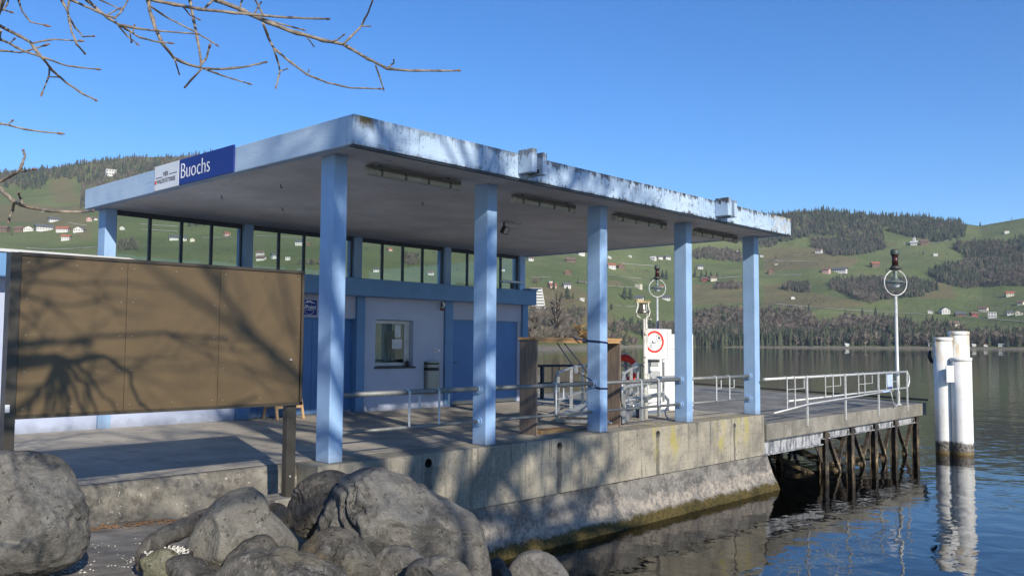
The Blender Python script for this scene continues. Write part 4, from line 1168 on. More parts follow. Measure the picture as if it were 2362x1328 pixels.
# ================================================================== gangway lying on the landing
gw = thing('gangway', 'galvanised boarding gangway with looped handrails lying on the landing', 'gangway', (14, 11, 0))
gd = Vector((0.862, 0.507, 0)); gn = Vector((0.507, -0.862, 0)); G0 = Vector((12.95, 10.82, 0))
def gp(s, t, z): return G0+gd*s+gn*t+Vector((0, 0, z))
WG, LG = 1.25, 4.3
for t in (0, WG):
    m = MB(); m.bar(gp(-0.1, t, 0.09), gp(LG, t, 0.09), 0.05, 0.12); m.build('side_beam', M['galv'], gw)
for i in range(24):
    s = 0.05+i*LG/24
    m = MB(); m.bar(gp(s, 0.03, 0.135), gp(s, WG-0.03, 0.135), 0.09, 0.03); m.build('tread_slat', M['galv'], gw)
m = MB(); m.tube([gp(-0.22, 0.05, 0.05), gp(-0.22, WG-0.05, 0.05)], 0.045, 10); m.build('roller', M['galv'], gw)
for t in (0, WG):
    posts = (0.0, 1.7, 3.4)
    for s in posts:
        m = MB(); m.bar(gp(s, t, 0.09), gp(s, t, 0.99), 0.06, 0.06, gd); m.build('post', M['galv'], gw)
    loop = [gp(3.9, t, 1.0), gp(1.7, t, 1.0), gp(0.4, t, 0.96), gp(-0.05, t, 0.93)]
    for a in np.linspace(0, math.pi, 9):
        loop.append(gp(-0.15-0.22*math.sin(a), t, 0.62+0.29*math.cos(a)))
    loop += [gp(0.0, t, 0.33)]
    m = MB(); m.tube(loop, 0.024, 9); m.build('handrail', M['galv'], gw)
    far = [gp(3.4, t, 1.0), gp(3.9, t, 1.0)]
    for a in np.linspace(0, math.pi, 9):
        far.append(gp(4.0+0.22*math.sin(a), t, 0.70+0.30*math.cos(a)))
    far += [gp(3.4, t, 0.40)]
    m = MB(); m.tube(far, 0.022, 9); m.build('handrail', M['galv'], gw)
    m = MB(); m.bar(gp(0.0, t, 0.42), gp(3.4, t, 0.42), 0.03, 0.045); m.build('mid_rail', M['galv'], gw)
    m = MB(); m.bar(gp(0.03, t, 0.14), gp(-0.10, t, 0.60), 0.05, 0.03); m.build('end_brace', M['galv'], gw)
# barrier beside it
bq = thing('barrier', 'low grey tubular barrier with bent posts behind the rail near the red-ringed sign', 'barrier', (13.6, 9.75, 0))
for pts in ([(13.3, 9.72, 0), (13.3, 9.72, 0.42), (13.42, 9.74, 0.62), (13.75, 9.8, 0.70), (15.6, 10.3, 0.72)], [(13.3, 9.72, 0.42), (15.9, 10.4, 0.47)]):
    m = MB(); m.tube(pts, 0.035, 8); m.build('tube_frame', M['galv'], bq)
for x in (14.6, 15.6):
    m = MB(); m.box(x-0.03, 9.72+(x-13.3)*0.25-0.03, 0, x+0.03, 9.72+(x-13.3)*0.25+0.03, 0.72); m.build('post', M['galv'], bq)
m = MB(); m.tube([(17.05, 10.6, 0), (17.05, 10.6, 0.52), (16.95, 10.58, 0.68), (16.7, 10.5, 0.80), (14.8, 9.95, 0.83)], 0.03, 8); m.build('tube_frame', M['galv'], bq)
m = MB(); m.tube([(15.35, 9.9, 0.0), (15.26, 9.9, 0.06), (15.22, 9.9, 0.14), (15.28, 9.9, 0.22)], 0.018, 6)
mh = m.build('mooring_hook', M['pier_rail'], base=(15.3, 9.9, 0)); tag(mh, 'small pale bent hook standing up from the landing between the last pillars', 'hook')

# ================================================================== sign, bell, cabinet, lifebuoy
ng = thing('warning_sign', 'white warning sign with a red ring over a swimmer and paddle wheel', 'sign', (15.35, 10.35, 1.3))
v = at(1513, 793, 19.8)
nx_ = (Vector((0, 0, 0))-Vector((v.x, v.y, 0))).normalized()*-1
srt = Vector((1, -0.42, 0)).normalized(); nrm = Vector((srt.y, -srt.x, 0)); up3 = Vector((0, 0, 1))
SS = 1.076
def sp_(a, b, d=0.0): return v+srt*a*SS+up3*b*SS+nrm*d
if nrm.dot(v) > 0: nrm = -nrm
def plate(m, pts, d0, d1): m.prism([sp_(a, b, d0) for a, b in pts], nrm*(d1-d0))
m = MB(); plate(m, [(-0.275, -0.305), (0.275, -0.305), (0.275, 0.305), (-0.275, 0.305)], -0.02, 0.0); sgp = m.build('panel', simple('sign_panel', (0.74, 0.73, 0.70), 0.4), ng, bevel=0.003)
m = MB()
for q in (((-0.285, -0.315), (0.285, -0.305)), ((-0.285, 0.305), (0.285, 0.315)), ((0.275, -0.305), (0.285, 0.305)), ((-0.285, -0.305), (-0.275, 0.305))):
    (a, b), (c, d) = q; plate(m, [(a, b), (c, b), (c, d), (a, d)], -0.025, 0.006)
m.build('frame', M['galv'], ng)
rc = (-0.035, 0.045)
m = MB(); n = 40
for i in range(n):
    a, b = 2*math.pi*i/n, 2*math.pi*(i+1)/n
    plate(m, [(rc[0]+0.182*math.cos(a), rc[1]+0.182*math.sin(a)), (rc[0]+0.228*math.cos(a), rc[1]+0.228*math.sin(a)), (rc[0]+0.228*math.cos(b), rc[1]+0.228*math.sin(b)), (rc[0]+0.182*math.cos(b), rc[1]+0.182*math.sin(b))], 0.001, 0.005)
m.build('red_ring', M['red'], sgp)
m = MB(); wc = (0.075, 0.125)
def stroke(a, b, w=0.006): 
    dx, dy = b[0]-a[0], b[1]-a[1]; l = math.hypot(dx, dy); ox, oy = -dy/l*w/2, dx/l*w/2
    plate(m, [(a[0]+ox, a[1]+oy), (a[0]-ox, a[1]-oy), (b[0]-ox, b[1]-oy), (b[0]+ox, b[1]+oy)], 0.001, 0.004)
for i in range(20):
    a, b = 2*math.pi*i/20, 2*math.pi*(i+1)/20
    if i in (1, 2, 19, 0): continue
    stroke((wc[0]+0.075*math.cos(a), wc[1]+0.075*math.sin(a)), (wc[0]+0.075*math.cos(b), wc[1]+0.075*math.sin(b)), 0.007)
for i in range(8):
    a = math.pi*i/4+0.3; stroke(wc, (wc[0]+0.075*math.cos(a), wc[1]+0.075*math.sin(a)), 0.006)
    if i in (2, 3, 4, 5, 6): stroke((wc[0]+0.085*math.cos(a), wc[1]+0.085*math.sin(a)), (wc[0]+0.115*math.cos(a), wc[1]+0.115*math.sin(a)), 0.006)
plate(m, [(wc[0]+0.024*math.cos(2*math.pi*i/10), wc[1]+0.024*math.sin(2*math.pi*i/10)) for i in range(10)], 0.001, 0.0045)
m.build('paddle_wheel', M['ink'], sgp)
m = MB()
stroke((-0.14, 0.02), (-0.09, 0.03), 0.012); stroke((-0.09, 0.03), (-0.05, 0.015), 0.022); stroke((-0.09, 0.05), (-0.06, 0.03), 0.012); stroke((-0.05, 0.015), (-0.015, 0.045), 0.012); stroke((-0.03, 0.03), (0.005, 0.02), 0.009)
plate(m, [(-0.085+0.013*math.cos(2*math.pi*i/8), 0.065+0.013*math.sin(2*math.pi*i/8)) for i in range(8)], 0.001, 0.004)
m.build('swimmer', M['ink'], sgp)
m = MB(); pc = (-0.125, -0.045)
for i in range(5):
    a = 2*math.pi*i/5+0.4
    plate(m, [(pc[0]+0.010*math.cos(a), pc[1]+0.010*math.sin(a)), (pc[0]+0.038*math.cos(a-0.15), pc[1]+0.038*math.sin(a-0.15)), (pc[0]+0.042*math.cos(a+0.45), pc[1]+0.042*math.sin(a+0.45)), (pc[0]+0.018*math.cos(a+0.6), pc[1]+0.018*math.sin(a+0.6))], 0.001, 0.004)
m.build('propeller', M['ink'], sgp)
text('lettering', 'Baden verboten - Lebensgefahr', 0.0388, M['ink_grey'], sgp, sp_(-0.25, -0.255, 0.002), srt, up3, 0.0008, width=0.98)
m = MB()
for a in (-0.2, 0.2):
    A_ = sp_(a, -0.3, -0.03); m.box(A_.x-0.02, A_.y-0.02, 0.0, A_.x+0.02, A_.y+0.02, A_.z+0.5)
m.build('support_posts', M['galv'], ng)
m = MB(); plate(m, [(-0.24, -0.375), (0.09, -0.375), (0.09, -0.325), (-0.24, -0.325)], -0.02, 0.0); m.build('lower_bar', M['black'], ng)
m = MB(); plate(m, [(0.16, -0.375), (0.25, -0.375), (0.25, -0.325), (0.16, -0.325)], -0.02, 0.003); m.build('lower_label', M['paper'], ng)

be = thing('ship_bell', 'brass landing bell in an iron yoke on a peeling white post', 'bell', (15.0, 10.23, 0))
pm = NT('peeling_white', 0.6); _x = pm.mix(pm.rng(pm.noise(14, 6, 0.7), 0.56, 0.62), (0.66, 0.64, 0.58), (0.16, 0.10, 0.06)); pm.color(_x); M['peel'] = pm.m
B0 = at(1489, 965, 18.1); B0.z = 0
m = MB(); m.tube([B0, (B0.x, B0.y, 2.02)], [0.052, 0.046], 12); m.build('post', M['peel'], be)
bc = Vector((B0.x-0.03, B0.y+0.03, 2.13))
m = MB(); m.lathe(bc, [(0.12, 0.0), (0.125, 0.02), (0.105, 0.05), (0.085, 0.10), (0.072, 0.17), (0.06, 0.20), (0.02, 0.215)], 20); m.build('bell_cup', simple('old_brass', (0.28, 0.26, 0.22), 0.3, 0.85, 0.2), be)
side = Vector((1, -0.42, 0)).normalized()
m = MB()
for sg_ in (-1, 1):
    m.tube([bc+side*sg_*0.06+Vector((0, 0, -0.10)), bc+side*sg_*0.14+Vector((0, 0, -0.05)), bc+side*sg_*0.165+Vector((0, 0, 0.04)), bc+side*sg_*0.125+Vector((0, 0, 0.14)), bc+side*sg_*0.13+Vector((0, 0, 0.24))], 0.014, 7)
m.build('yoke', M['peel'], be)
m = MB(); m.bar(bc+side*-0.17+Vector((0, 0, 0.235)), bc+side*0.17+Vector((0, 0, 0.235)), 0.03, 0.03)
for i in range(5): m.tube([bc+side*(-0.12+0.06*i)+Vector((0, 0, 0.235)), bc+side*(-0.13+0.065*i)+Vector((0, 0, 0.275))], 0.012, 6)
m.build('crown_bar', simple('rusty_yoke', (0.36, 0.27, 0.14), 0.7, 0, 0.3), be)
m = MB(); m.tube([bc+Vector((-0.03, -0.1, 0.18)), bc+Vector((-0.02, -0.12, -0.3)), bc+Vector((-0.01, -0.12, -0.6))], 0.006, 5); m.build('pull_rope', M['peel'], be)

cb = thing('machine_cabinet', 'tall white cabinet with a stepped top behind the warning sign', 'cabinet', (17.2, 11.2, 0))
c0 = at(1493, 945, 20.5); c0.z = 0; cx_ = Vector((0.64, -0.77, 0)).normalized(); cy_ = Vector((0.77, 0.64, 0)).normalized()
def cpt(a, b, z): return c0+cx_*a+cy_*b+Vector((0, 0, z))
def cbox(name, a0, b0, z0, a1, b1, z1, mat, par=cb, bevel=0.01):
    m = MB(); m.hexa([cpt(a0, b0, z0), cpt(a1, b0, z0), cpt(a1, b1, z0), cpt(a0, b1, z0), cpt(a0, b0, z1), cpt(a1, b0, z1), cpt(a1, b1, z1), cpt(a0, b1, z1)]); return m.build(name, mat, par, bevel=bevel)
cbox('body', 0.0, 0, 0.0, 1.05, 0.7, 1.74, M['cabinet'])
cbox('upper_body', 0.0, 0.02, 1.742, 0.56, 0.68, 1.85, M['cabinet'])
cbox('door', 0.36, -0.012, 0.12, 1.02, -0.002, 1.36, M['cabinet'])
cbox('lid_seam', 0.36, -0.008, 1.40, 1.02, -0.002, 1.41, M['galv'], bevel=0)
cbox('display', 0.06, -0.02, 1.0, 0.26, -0.002, 1.2, M['galv'])
cbox('panel', 0.06, -0.02, 0.5, 0.30, -0.002, 0.9, M['galv'])
pb = bxo('low_plinth', M['cabinet'], None, 14.9, 10.75, 0.0, 16.6, 11.0, 0.24, bevel=0.015)
tag(pb, 'low white plinth on the landing below the warning sign', 'plinth')
nbx = bxo('box', simple('navy_box', (0.03, 0.045, 0.10), 0.5), None, 15.05, 10.32, 0.0, 15.24, 10.5, 0.22, bevel=0.01)
tag(nbx, 'small dark blue box at the foot of the bell post', 'box'); nbx.name = 'utility_box'

lb = thing('lifebuoy', 'red and white lifebuoy hung at the rear rail behind the timber frame', 'lifebuoy', at(1440, 855, 20.5))
lc = at(1440, 852, 20.5); lax = (Vector((0, 0, EYE))-lc); lax.z = 0; lax = (lax.normalized()+Vector((-0.5, 0.3, 0))*0.6).normalized(); lu = Vector((0, 0, 1)); lw_ = lax.cross(lu)
def torus_seg(m, a0, a1, Rm, rm, n=10, k=10):
    vs = []
    for i in range(n+1):
        a = a0+(a1-a0)*i/n; d = lw_*math.cos(a)+lu*math.sin(a)
        for j in range(k):
            b = 2*math.pi*j/k; vs.append(lc+d*(Rm+rm*math.cos(b))+lax*rm*0.8*math.sin(b))
    m.add(vs, [(i*k+j, i*k+(j+1) % k, (i+1)*k+(j+1) % k, (i+1)*k+j) for i in range(n) for j in range(k)])
m = MB(); torus_seg(m, 0, 2*math.pi, 0.27, 0.075, 36, 12); m.sm = [True]*len(m.f); rg = m.build('ring', M['red'], lb)
for a in (-0.35, 2.6, 4.35):
    m = MB(); torus_seg(m, a, a+0.8, 0.27, 0.080, 6, 12); m.sm = [True]*len(m.f); m.build('white_band', M['letter_white'], rg)
m = MB(); m.tube([lc+(lw_*math.cos(a)+lu*math.sin(a))*(0.355+0.02*math.cos(4*a))+lax*0.02 for a in np.linspace(0, 2*math.pi, 33)], 0.008, 6); m.build('grab_line', M['paper'], lb)
m = MB(); m.tube([lc-lax*0.10+Vector((0, 0, 0.36)), (lc.x-lax.x*0.1, lc.y-lax.y*0.1, 0.0)], 0.03, 8); m.build('stand', M['galv'], lb)
m = MB(); m.obox(lc-lax*0.13+lu*-0.0, (0.05, 0.01, 0.38), lw_, lu); m.build('backboard', M['galv'], lb)

# ================================================================== lamp posts
def lamp(base, H, label, s=1.0):
    t = thing('lamp_post', label, 'lamp post', base, 'landing lamp posts')
    b = Vector(base); top = b.z+H
    rd = Vector((0.82, -0.57, 0)).normalized()        # ring stands across the view of the pier
    zc = top-0.98*s
    m = MB(); m.tube([b, (b.x, b.y, b.z+0.9), (b.x, b.y, b.z+0.95), (b.x, b.y, zc-0.40*s)], [0.062*s, 0.06*s, 0.05*s, 0.040*s], 12); m.build('pole', M['pier_rail'], t)
    m = MB(); m.tube([(b.x, b.y, b.z), (b.x, b.y, b.z+0.03)], 0.10*s, 14); m.build('base_plate', M['pier_rail'], t)
    m = MB(); m.tube([Vector((b.x, b.y, zc))+(rd*math.cos(a)+Vector((0, 0, 1))*math.sin(a))*0.37*s for a in np.linspace(0, 2*math.pi, 41)], 0.017*s, 8, cap=False); m.build('ring', M['pier_rail'], t)
    c = Vector((b.x, b.y, zc))
    m = MB(); m.lathe(c, [(0.05*s, 0.36*s), (0.065*s, 0.30*s), (0.045*s, 0.24*s), (0.06*s, 0.14*s), (0.10*s, 0.08*s), (0.27*s, 0.02*s), (0.28*s, 0.0), (0.24*s, -0.005*s)], 24); m.build('lamp_shade', simple('shade_verdigris', (0.16, 0.19, 0.17), 0.5, 0.3, 0.2), t)
    m = MB(); m.lathe(c, [(0.135*s, -0.008*s), (0.14*s, -0.05*s), (0.11*s, -0.115*s), (0.06*s, -0.15*s), (0.01*s, -0.16*s)], 18); m.build('glass_bowl', simple('bowl_glass', (0.55, 0.57, 0.56), 0.15), t)
    m = MB(); m.lathe(c, [(0.13*s, 0.385*s), (0.19*s, 0.42*s), (0.12*s, 0.46*s), (0.12*s, 0.50*s)], 18); m.build('collar', simple('dark_iron', (0.06, 0.055, 0.05), 0.5, 0.3), t)
    m = MB(); m.lathe(c, [(0.088*s, 0.505*s), (0.088*s, 0.80*s)], 18); m.build('red_lantern', simple('red_lantern_glass', (0.045, 0.014, 0.011), 0.25), t)
    m = MB(); m.lathe(c, [(0.115*s, 0.805*s), (0.122*s, 0.84*s), (0.122*s, 0.94*s), (0.09*s, 0.98*s)], 18); m.build('lantern_cap', simple('cap_green', (0.055, 0.07, 0.06), 0.5), t)
    m = MB(); m.tube([c+rd*-0.26*s+Vector((0, 0, 0.27*s)), c+rd*-0.30*s+Vector((0, 0, 0.40*s)), c+rd*-0.12*s+Vector((0, 0, 0.42*s))], 0.014*s, 6); m.build('bracket', M['frame_dark'], t)
    return t
lamp((26.36, 9.22, PZ), 4.52, 'tall lamp post with a round ring and red lantern at the pier rail end', 1.0)
lb2 = at(1517, 884, 37.6)
lamp((lb2.x, lb2.y, PZ), 5.05, 'distant ringed lamp post with red lantern above the warning sign', 1.0)
m = MB(); m.box(lb2.x-0.10, lb2.y-0.16, 2.0, lb2.x+0.12, lb2.y-0.05, 2.5)
pe = m.build('lamp_control_box', simple('dark_iron_box', (0.10, 0.09, 0.085)), base=(lb2.x, lb2.y, 2.0), bevel=0.02); tag(pe, 'small dark control box on the pole of the distant lamp', 'box')

# ================================================================== mooring piles
dp = thing('mooring_dolphin', 'cluster of three white mooring piles standing in the lake off the pier', 'mooring piles', (27.6, 8.0, WATER))
def pile_mat():
    k = NT('pile_paint', 0.5, 0, 0.4)
    x = k.mix(k.rng(k.noise(2.2, 5, 0.6), 0.3, 0.7), (0.70, 0.69, 0.64), (0.78, 0.77, 0.73))
    zn = k.ma('ADD', k.Z, k.ma('MULTIPLY', k.ma('SUBTRACT', k.noise(5, 5, 0.7), 0.5), 0.22))
    rust = k.ma('MULTIPLY', k.rng(zn, 0.7, 1.6), k.rng(k.noise(3.0, 5, 0.65, k.scale(1.6, 1.6, 0.35)), 0.50, 0.62))
    x = k.mix(k.ma('MULTIPLY', rust, 0.7), x, (0.50, 0.36, 0.16))
    x = k.mix(k.rng(zn, -1.22, -1.33), x, (0.22, 0.20, 0.17))
    x = k.mix(k.ma('MULTIPLY', k.rng(zn, -1.25, -1.35), k.rng(k.noise(14, 5), 0.40, 0.55)), x, (0.06, 0.055, 0.05))
    x = k.mix(k.rng(zn, -1.50, -1.56), x, (0.15, 0.105, 0.04))
    x = k.mix(k.ma('MULTIPLY', k.rng(k.noise(1.0, 5, 0.7, k.scale(11, 11, 0.8)), 0.54, 0.66), 0.45), x, (0.40, 0.37, 0.31))
    k.color(x); k.bump(k.noise(1.2, 3, 0.5, k.scale(1, 1, 2.5)), 0.3, 0.05); return k.m
M['pile'] = pile_mat()
def pile(px, d, diam, ztop, bend=0.0):
    p = at(px, 1020, d); r = diam/2
    m = MB(); m.tube([(p.x+bend, p.y, -3.2), (p.x+bend*0.9, p.y, WATER), (p.x+bend*0.3, p.y, 0.2), (p.x, p.y, ztop-0.03)], r, 28)
    o = m.build('pile', M['pile'], dp)
    m = MB(); m.tube([(p.x, p.y, ztop-0.10), (p.x, p.y, ztop), (p.x, p.y, ztop+0.012)], [r+0.012, r+0.012, r-0.02], 28); m.build('cap', M['pile'], o)
    return p, r
p1, r1 = pile(2180, 29.05, 0.52, 1.755)
p2, r2 = pile(2221, 28.9, 0.57, 1.17)
p3, r3 = pile(2217, 29.6, 0.58, 1.94)
m = MB(); q = at(2191, 862, 28.62); m.obox(q, (0.115, 0.02, 0.24), (0.75, -0.66, 0)); m.build('number_plate', simple('plate_white', (0.66, 0.66, 0.63), 0.4), dp, bevel=0.005)
q0 = at(2163, 838, 29.2); q1 = at(2148, 832, 29.2); q2 = at(2144, 822, 29.2); q3 = at(2146, 808, 29.2)
m = MB(); m.tube([q0, q1, q2, at(2144, 815, 29.2), q3], [0.05, 0.06, 0.06, 0.05, 0.03], 8); m.build('mooring_horn', M['black'], dp)

# ================================================================== boulders
def rock_mat(name, c, d, pale, warm=None, grain=(3, 3, 3), crack=0.5):
    k = NT(name, 0.9, 0, 0.2)
    big = k.noise(1.9, 7, 0.68, None, 0.6); mid = k.noise(7.5, 8, 0.74, k.scale(*[g/3 for g in grain]), 0.8); fine = k.noise(46, 6, 0.75)
    x = k.mix(k.rng(big, 0.40, 0.60), d, c)
    x = k.mix(k.rng(mid, 0.50, 0.62, 0, 0.75), x, pale)
    x = k.mix(k.rng(mid, 0.46, 0.34, 0, 0.7), x, tuple(v*0.6 for v in d))
    if warm: x = k.mix(k.rng(k.noise(2.4, 6, 0.7), 0.48, 0.62, 0, 0.75), x, warm)
    wv = k.n.new('ShaderNodeTexVoronoi'); wv.feature = 'DISTANCE_TO_EDGE'; wv.inputs['Scale'].default_value = 2.1
    off = k.n.new('ShaderNodeVectorMath'); off.operation = 'MULTIPLY_ADD'
    nz = k.n.new('ShaderNodeTexNoise'); k.l(k.pos, nz.inputs['Vector']); nz.inputs['Scale'].default_value = 3.0; nz.inputs['Detail'].default_value = 6
    k.l(nz.outputs['Color'], off.inputs[0]); off.inputs[1].default_value = (0.75, 0.75, 0.75); k.l(k.pos, off.inputs[2])
    k.l(off.outputs[0], wv.inputs['Vector'])
    gate = k.rng(k.noise(1.7, 4), 0.53, 0.60)
    cr = k.ma('MULTIPLY', k.rng(wv.outputs['Distance'], 0.022, 0.0), gate)
    x = k.mix(k.ma('MULTIPLY', cr, min(1.0, 1.3*crack)), x, tuple(v*0.25 for v in d))
    pits = k.rng(k.noise(21, 6, 0.78), 0.41, 0.33)
    x = k.mix(k.ma('MULTIPLY', pits, 0.85), x, (0.035, 0.032, 0.028))
    x = k.mix(k.rng(k.noise(26, 6, 0.75), 0.62, 0.67, 0, 0.75), x, (0.40, 0.38, 0.33))
    k.color(x)
    h = k.ma('ADD', k.ma('MULTIPLY', mid, 1.5), k.ma('MULTIPLY', fine, 0.6))
    h = k.ma('SUBTRACT', h, k.ma('ADD', k.ma('MULTIPLY', cr, 0.8*crack), k.ma('MULTIPLY', pits, 0.35)))
    k.bump(h, 0.95, 0.045)
    return k.m
M['rock_grey'] = rock_mat('boulder_grey', (0.25, 0.235, 0.205), (0.15, 0.14, 0.122), (0.31, 0.29, 0.245))
M['rock_pale'] = rock_mat('boulder_pale', (0.27, 0.25, 0.205), (0.21, 0.195, 0.162), (0.33, 0.31, 0.255), None, (3, 3, 3), 0.35)
M['rock_dark'] = rock_mat('boulder_dark', (0.165, 0.15, 0.128), (0.085, 0.078, 0.068), (0.22, 0.205, 0.175), None, (5, 5, 1.5), 0.9)
M['rock_brown'] = rock_mat('boulder_brown', (0.175, 0.16, 0.132), (0.09, 0.082, 0.068), (0.24, 0.22, 0.18), (0.18, 0.135, 0.075))
M['rock_mottled'] = rock_mat('boulder_mottled', (0.21, 0.195, 0.165), (0.12, 0.11, 0.095), (0.36, 0.335, 0.28), (0.21, 0.185, 0.13), (4, 4, 4))
M['rock_lichen'] = rock_mat('boulder_lichen', (0.24, 0.225, 0.14), (0.16, 0.15, 0.09), (0.33, 0.31, 0.22))
_ico = {}
def ico(n):
    if n not in _ico:
        import bmesh
        bm = bmesh.new(); bmesh.ops.create_icosphere(bm, subdivisions=n, radius=1.0)
        _ico[n] = ([v.co.copy() for v in bm.verts], [tuple(v.index for v in f.verts) for f in bm.faces]); bm.free()
    return _ico[n]
def boulder(poly, d, depth, mat, label, seed, rough=0.05, ridges=None, cuts=9, sub=6):
    """a rock with the outline it shows from the landing path, its own depth, broken facets and weathering"""
    cxp = sum(p[0] for p in poly)/len(poly); cyp = sum(p[1] for p in poly)/len(poly)
    c = at(cxp, cyp, d)
    f = Vector((c.x, c.y, 0)).normalized(); rt = Vector((f.y, -f.x, 0)); up = Vector((0, 0, 1))
    pts = []
    for px, py in poly:
        q = at(px, py, d); w = q-c; pts.append((w.dot(rt), w.z))
    ang = [math.atan2(b, a) for a, b in pts]; rad = [math.hypot(a, b) for a, b in pts]
    o = sorted(zip(ang, rad)); ang = np.array([a for a, _ in o]); rad = np.array([r for _, r in o])
    ang = np.concatenate([ang-2*math.pi, ang, ang+2*math.pi]); rad = np.concatenate([rad]*3)
    vs, fs = ico(sub)
    rs = random.Random(seed); off = Vector((rs.uniform(-50, 50), rs.uniform(-50, 50), rs.uniform(-50, 50)))
    planes = []
    for i in range(cuts):
        n = Vector((rs.uniform(-1, 1), rs.uniform(-0.5, 1), -rs.uniform(0.25, 1.1))).normalized(); planes.append((n, rs.uniform(0.50, 0.80)))
    out = []
    Rm = float(rad.mean())
    for v in vs:
        u = v.copy()
        for n, dd in planes:
            e = u.dot(n)-dd
            if e > 0: u = u-n*e*0.94
        rho = math.hypot(u.x, u.y); rv = math.hypot(v.x, v.y)
        wt = rv**8; ux_ = u.x*(1-wt)+v.x*wt; uy_ = u.y*(1-wt)+v.y*wt
        th = math.atan2(uy_, ux_)
        Rr = float(np.interp(th, ang, rad))
        a = Rr*min(1.0, math.hypot(ux_, uy_))**0.8
        p = Vector((math.cos(th)*a, math.sin(th)*a, u.z*depth))     # right, up, away from the path
        q = p/Rm*1.3+off
        h = mnoise.fractal(q*0.9, 1.0, 2.0, 3)*0.45+(0.5-abs(mnoise.noise(q*2.1)))*0.5
        h += mnoise.fractal(q*4.5, 0.7, 2.1, 4)*0.24
        cell = mnoise.voronoi(q*2.6)[0]; h -= max(0.0, 0.14-(cell[1]-cell[0]))*1.2*max(0.0, min(1.0, mnoise.noise(q*1.1)*3+0.5))
        if ridges:                       # layered break along one side
            ra, rw, amp = ridges
            m_ = max(0.0, 1-abs(((th-ra+math.pi) % (2*math.pi))-math.pi)/rw)*max(0.0, min(1.0, (rv-0.35)*2))
            h += m_*amp*(abs(math.sin(p.y/Rm*9+p.x/Rm*17+mnoise.noise(q*3)*3))-0.5)*2
        edge = 1.0-0.55*rv**4
        nrm_ = Vector((v.x, v.y, v.z))
        p = p+nrm_*h*rough*Rm*edge*2.2
        w = c+rt*p.x+up*p.y+f*p.z
        out.append(w)
    m = MB(); m.add(out, fs); m.sm = [True]*len(fs)
    ob = m.build('boulder', mat, base=tuple(c))
    tag(ob, label, 'boulder', 'boulders in front of the quay'); return ob
boulder([(-75, 1065), (-20, 1044), (40, 1042), (95, 1046), (140, 1058), (165, 1085), (182, 1125), (200, 1160), (208, 1205), (200, 1262), (178, 1292), (120, 1314), (50, 1326), (-50, 1330), (-115, 1260), (-120, 1130)], 7.75, 0.48, M['rock_grey'],
        'huge rounded grey boulder below the notice board, cut by the edge of the view', 3, 0.042, (-0.25, 0.75, 0.75), 5, 6)
boulder([(545, 1130), (585, 1126), (608, 1145), (622, 1182), (655, 1212), (688, 1252), (684, 1290), (600, 1335), (480, 1345), (412, 1335), (425, 1285), (440, 1232), (468, 1190), (505, 1150)], 7.5, 0.42, M['rock_pale'],
        'smooth pale boulder with a sloping peak beside the gravel hollow', 11, 0.035, None, 9, 6)
boulder([(702, 1108), (737, 1090), (778, 1086), (812, 1102), (806, 1150), (768, 1205), (725, 1246), (684, 1232), (660, 1195), (674, 1150)], 8.9, 0.35, M['rock_dark'],
        'dark steep boulder against the quay wall beside the board post', 23, 0.06, (2.6, 0.8, 0.5), 6)
boulder([(790, 1100), (860, 1083), (905, 1094), (960, 1124), (1012, 1150), (1062, 1170), (1104, 1198), (1120, 1250), (1133, 1300), (1130, 1350), (900, 1365), (765, 1335), (715, 1265), (735, 1200), (768, 1150)], 8.35, 0.62, M['rock_grey'],
        'largest craggy boulder in the middle with a dark cleft face', 37, 0.062, (2.7, 0.9, 0.65), 8, 6)
boulder([(745, 1226), (800, 1226), (842, 1258), (872, 1308), (874, 1350), (720, 1350), (690, 1305), (688, 1272), (712, 1246)], 7.2, 0.32, M['rock_brown'],
        'dark brown boulder in front of the largest craggy one', 41, 0.05, None, 5)
boulder([(540, 1292), (620, 1277), (690, 1280), (750, 1297), (800, 1322), (805, 1365), (480, 1365), (492, 1330)], 6.85, 0.34, M['rock_mottled'],
        'low mottled boulder at the bottom edge with pale lichen', 53, 0.05, None, 4)
boulder([(512, 1302), (545, 1265), (580, 1243), (620, 1237), (641, 1256), (652, 1287), (620, 1305), (540, 1325)], 7.15, 0.22, M['rock_brown'],
        'small ochre-brown stone lying on the pale boulder', 59, 0.05, None, 4)
boulder([(1168, 1322), (1188, 1291), (1220, 1273), (1255, 1277), (1290, 1300), (1314, 1335), (1305, 1375), (1178, 1375)], 10.9, 0.42, M['rock_grey'],
        'rounded grey boulder standing in the water off the quay wall', 61, 0.04, None, 5)
boulder([(862, 1295), (880, 1268), (930, 1262), (968, 1280), (1003, 1310), (1003, 1355), (860, 1355)], 7.45, 0.25, M['rock_grey'],
        'small grey stone leaning on the foot of the largest boulder', 67, 0.055, None, 5)
boulder([(928, 1335), (945, 1305), (990, 1291), (1040, 1290), (1082, 1315), (1097, 1355), (930, 1365)], 7.0, 0.25, M['rock_mottled'],
        'yellow-brown stone at the bottom edge below the largest boulder', 71, 0.055, None, 5)
boulder([(384, 1292), (410, 1285), (442, 1290), (482, 1310), (512, 1332), (505, 1365), (380, 1365), (376, 1325)], 6.95, 0.25, M['rock_dark'],
        'dark jagged stone at the bottom edge in front of the pale boulder', 73, 0.06, None, 6)
boulder([(1128, 1296), (1150, 1288), (1168, 1308), (1176, 1350), (1122, 1355)], 9.2, 0.22, M['rock_dark'],
        'small dark stone at the waterline between the largest boulder and the one in the water', 79, 0.05, None, 5)
boulder([(915, 1124), (950, 1119), (990, 1140), (1024, 1162), (1000, 1176), (950, 1156)], 9.4, 0.22, M['rock_dark'],
        'flat dark stone wedged behind the largest boulder under the first drain hole', 83, 0.05, None, 4)
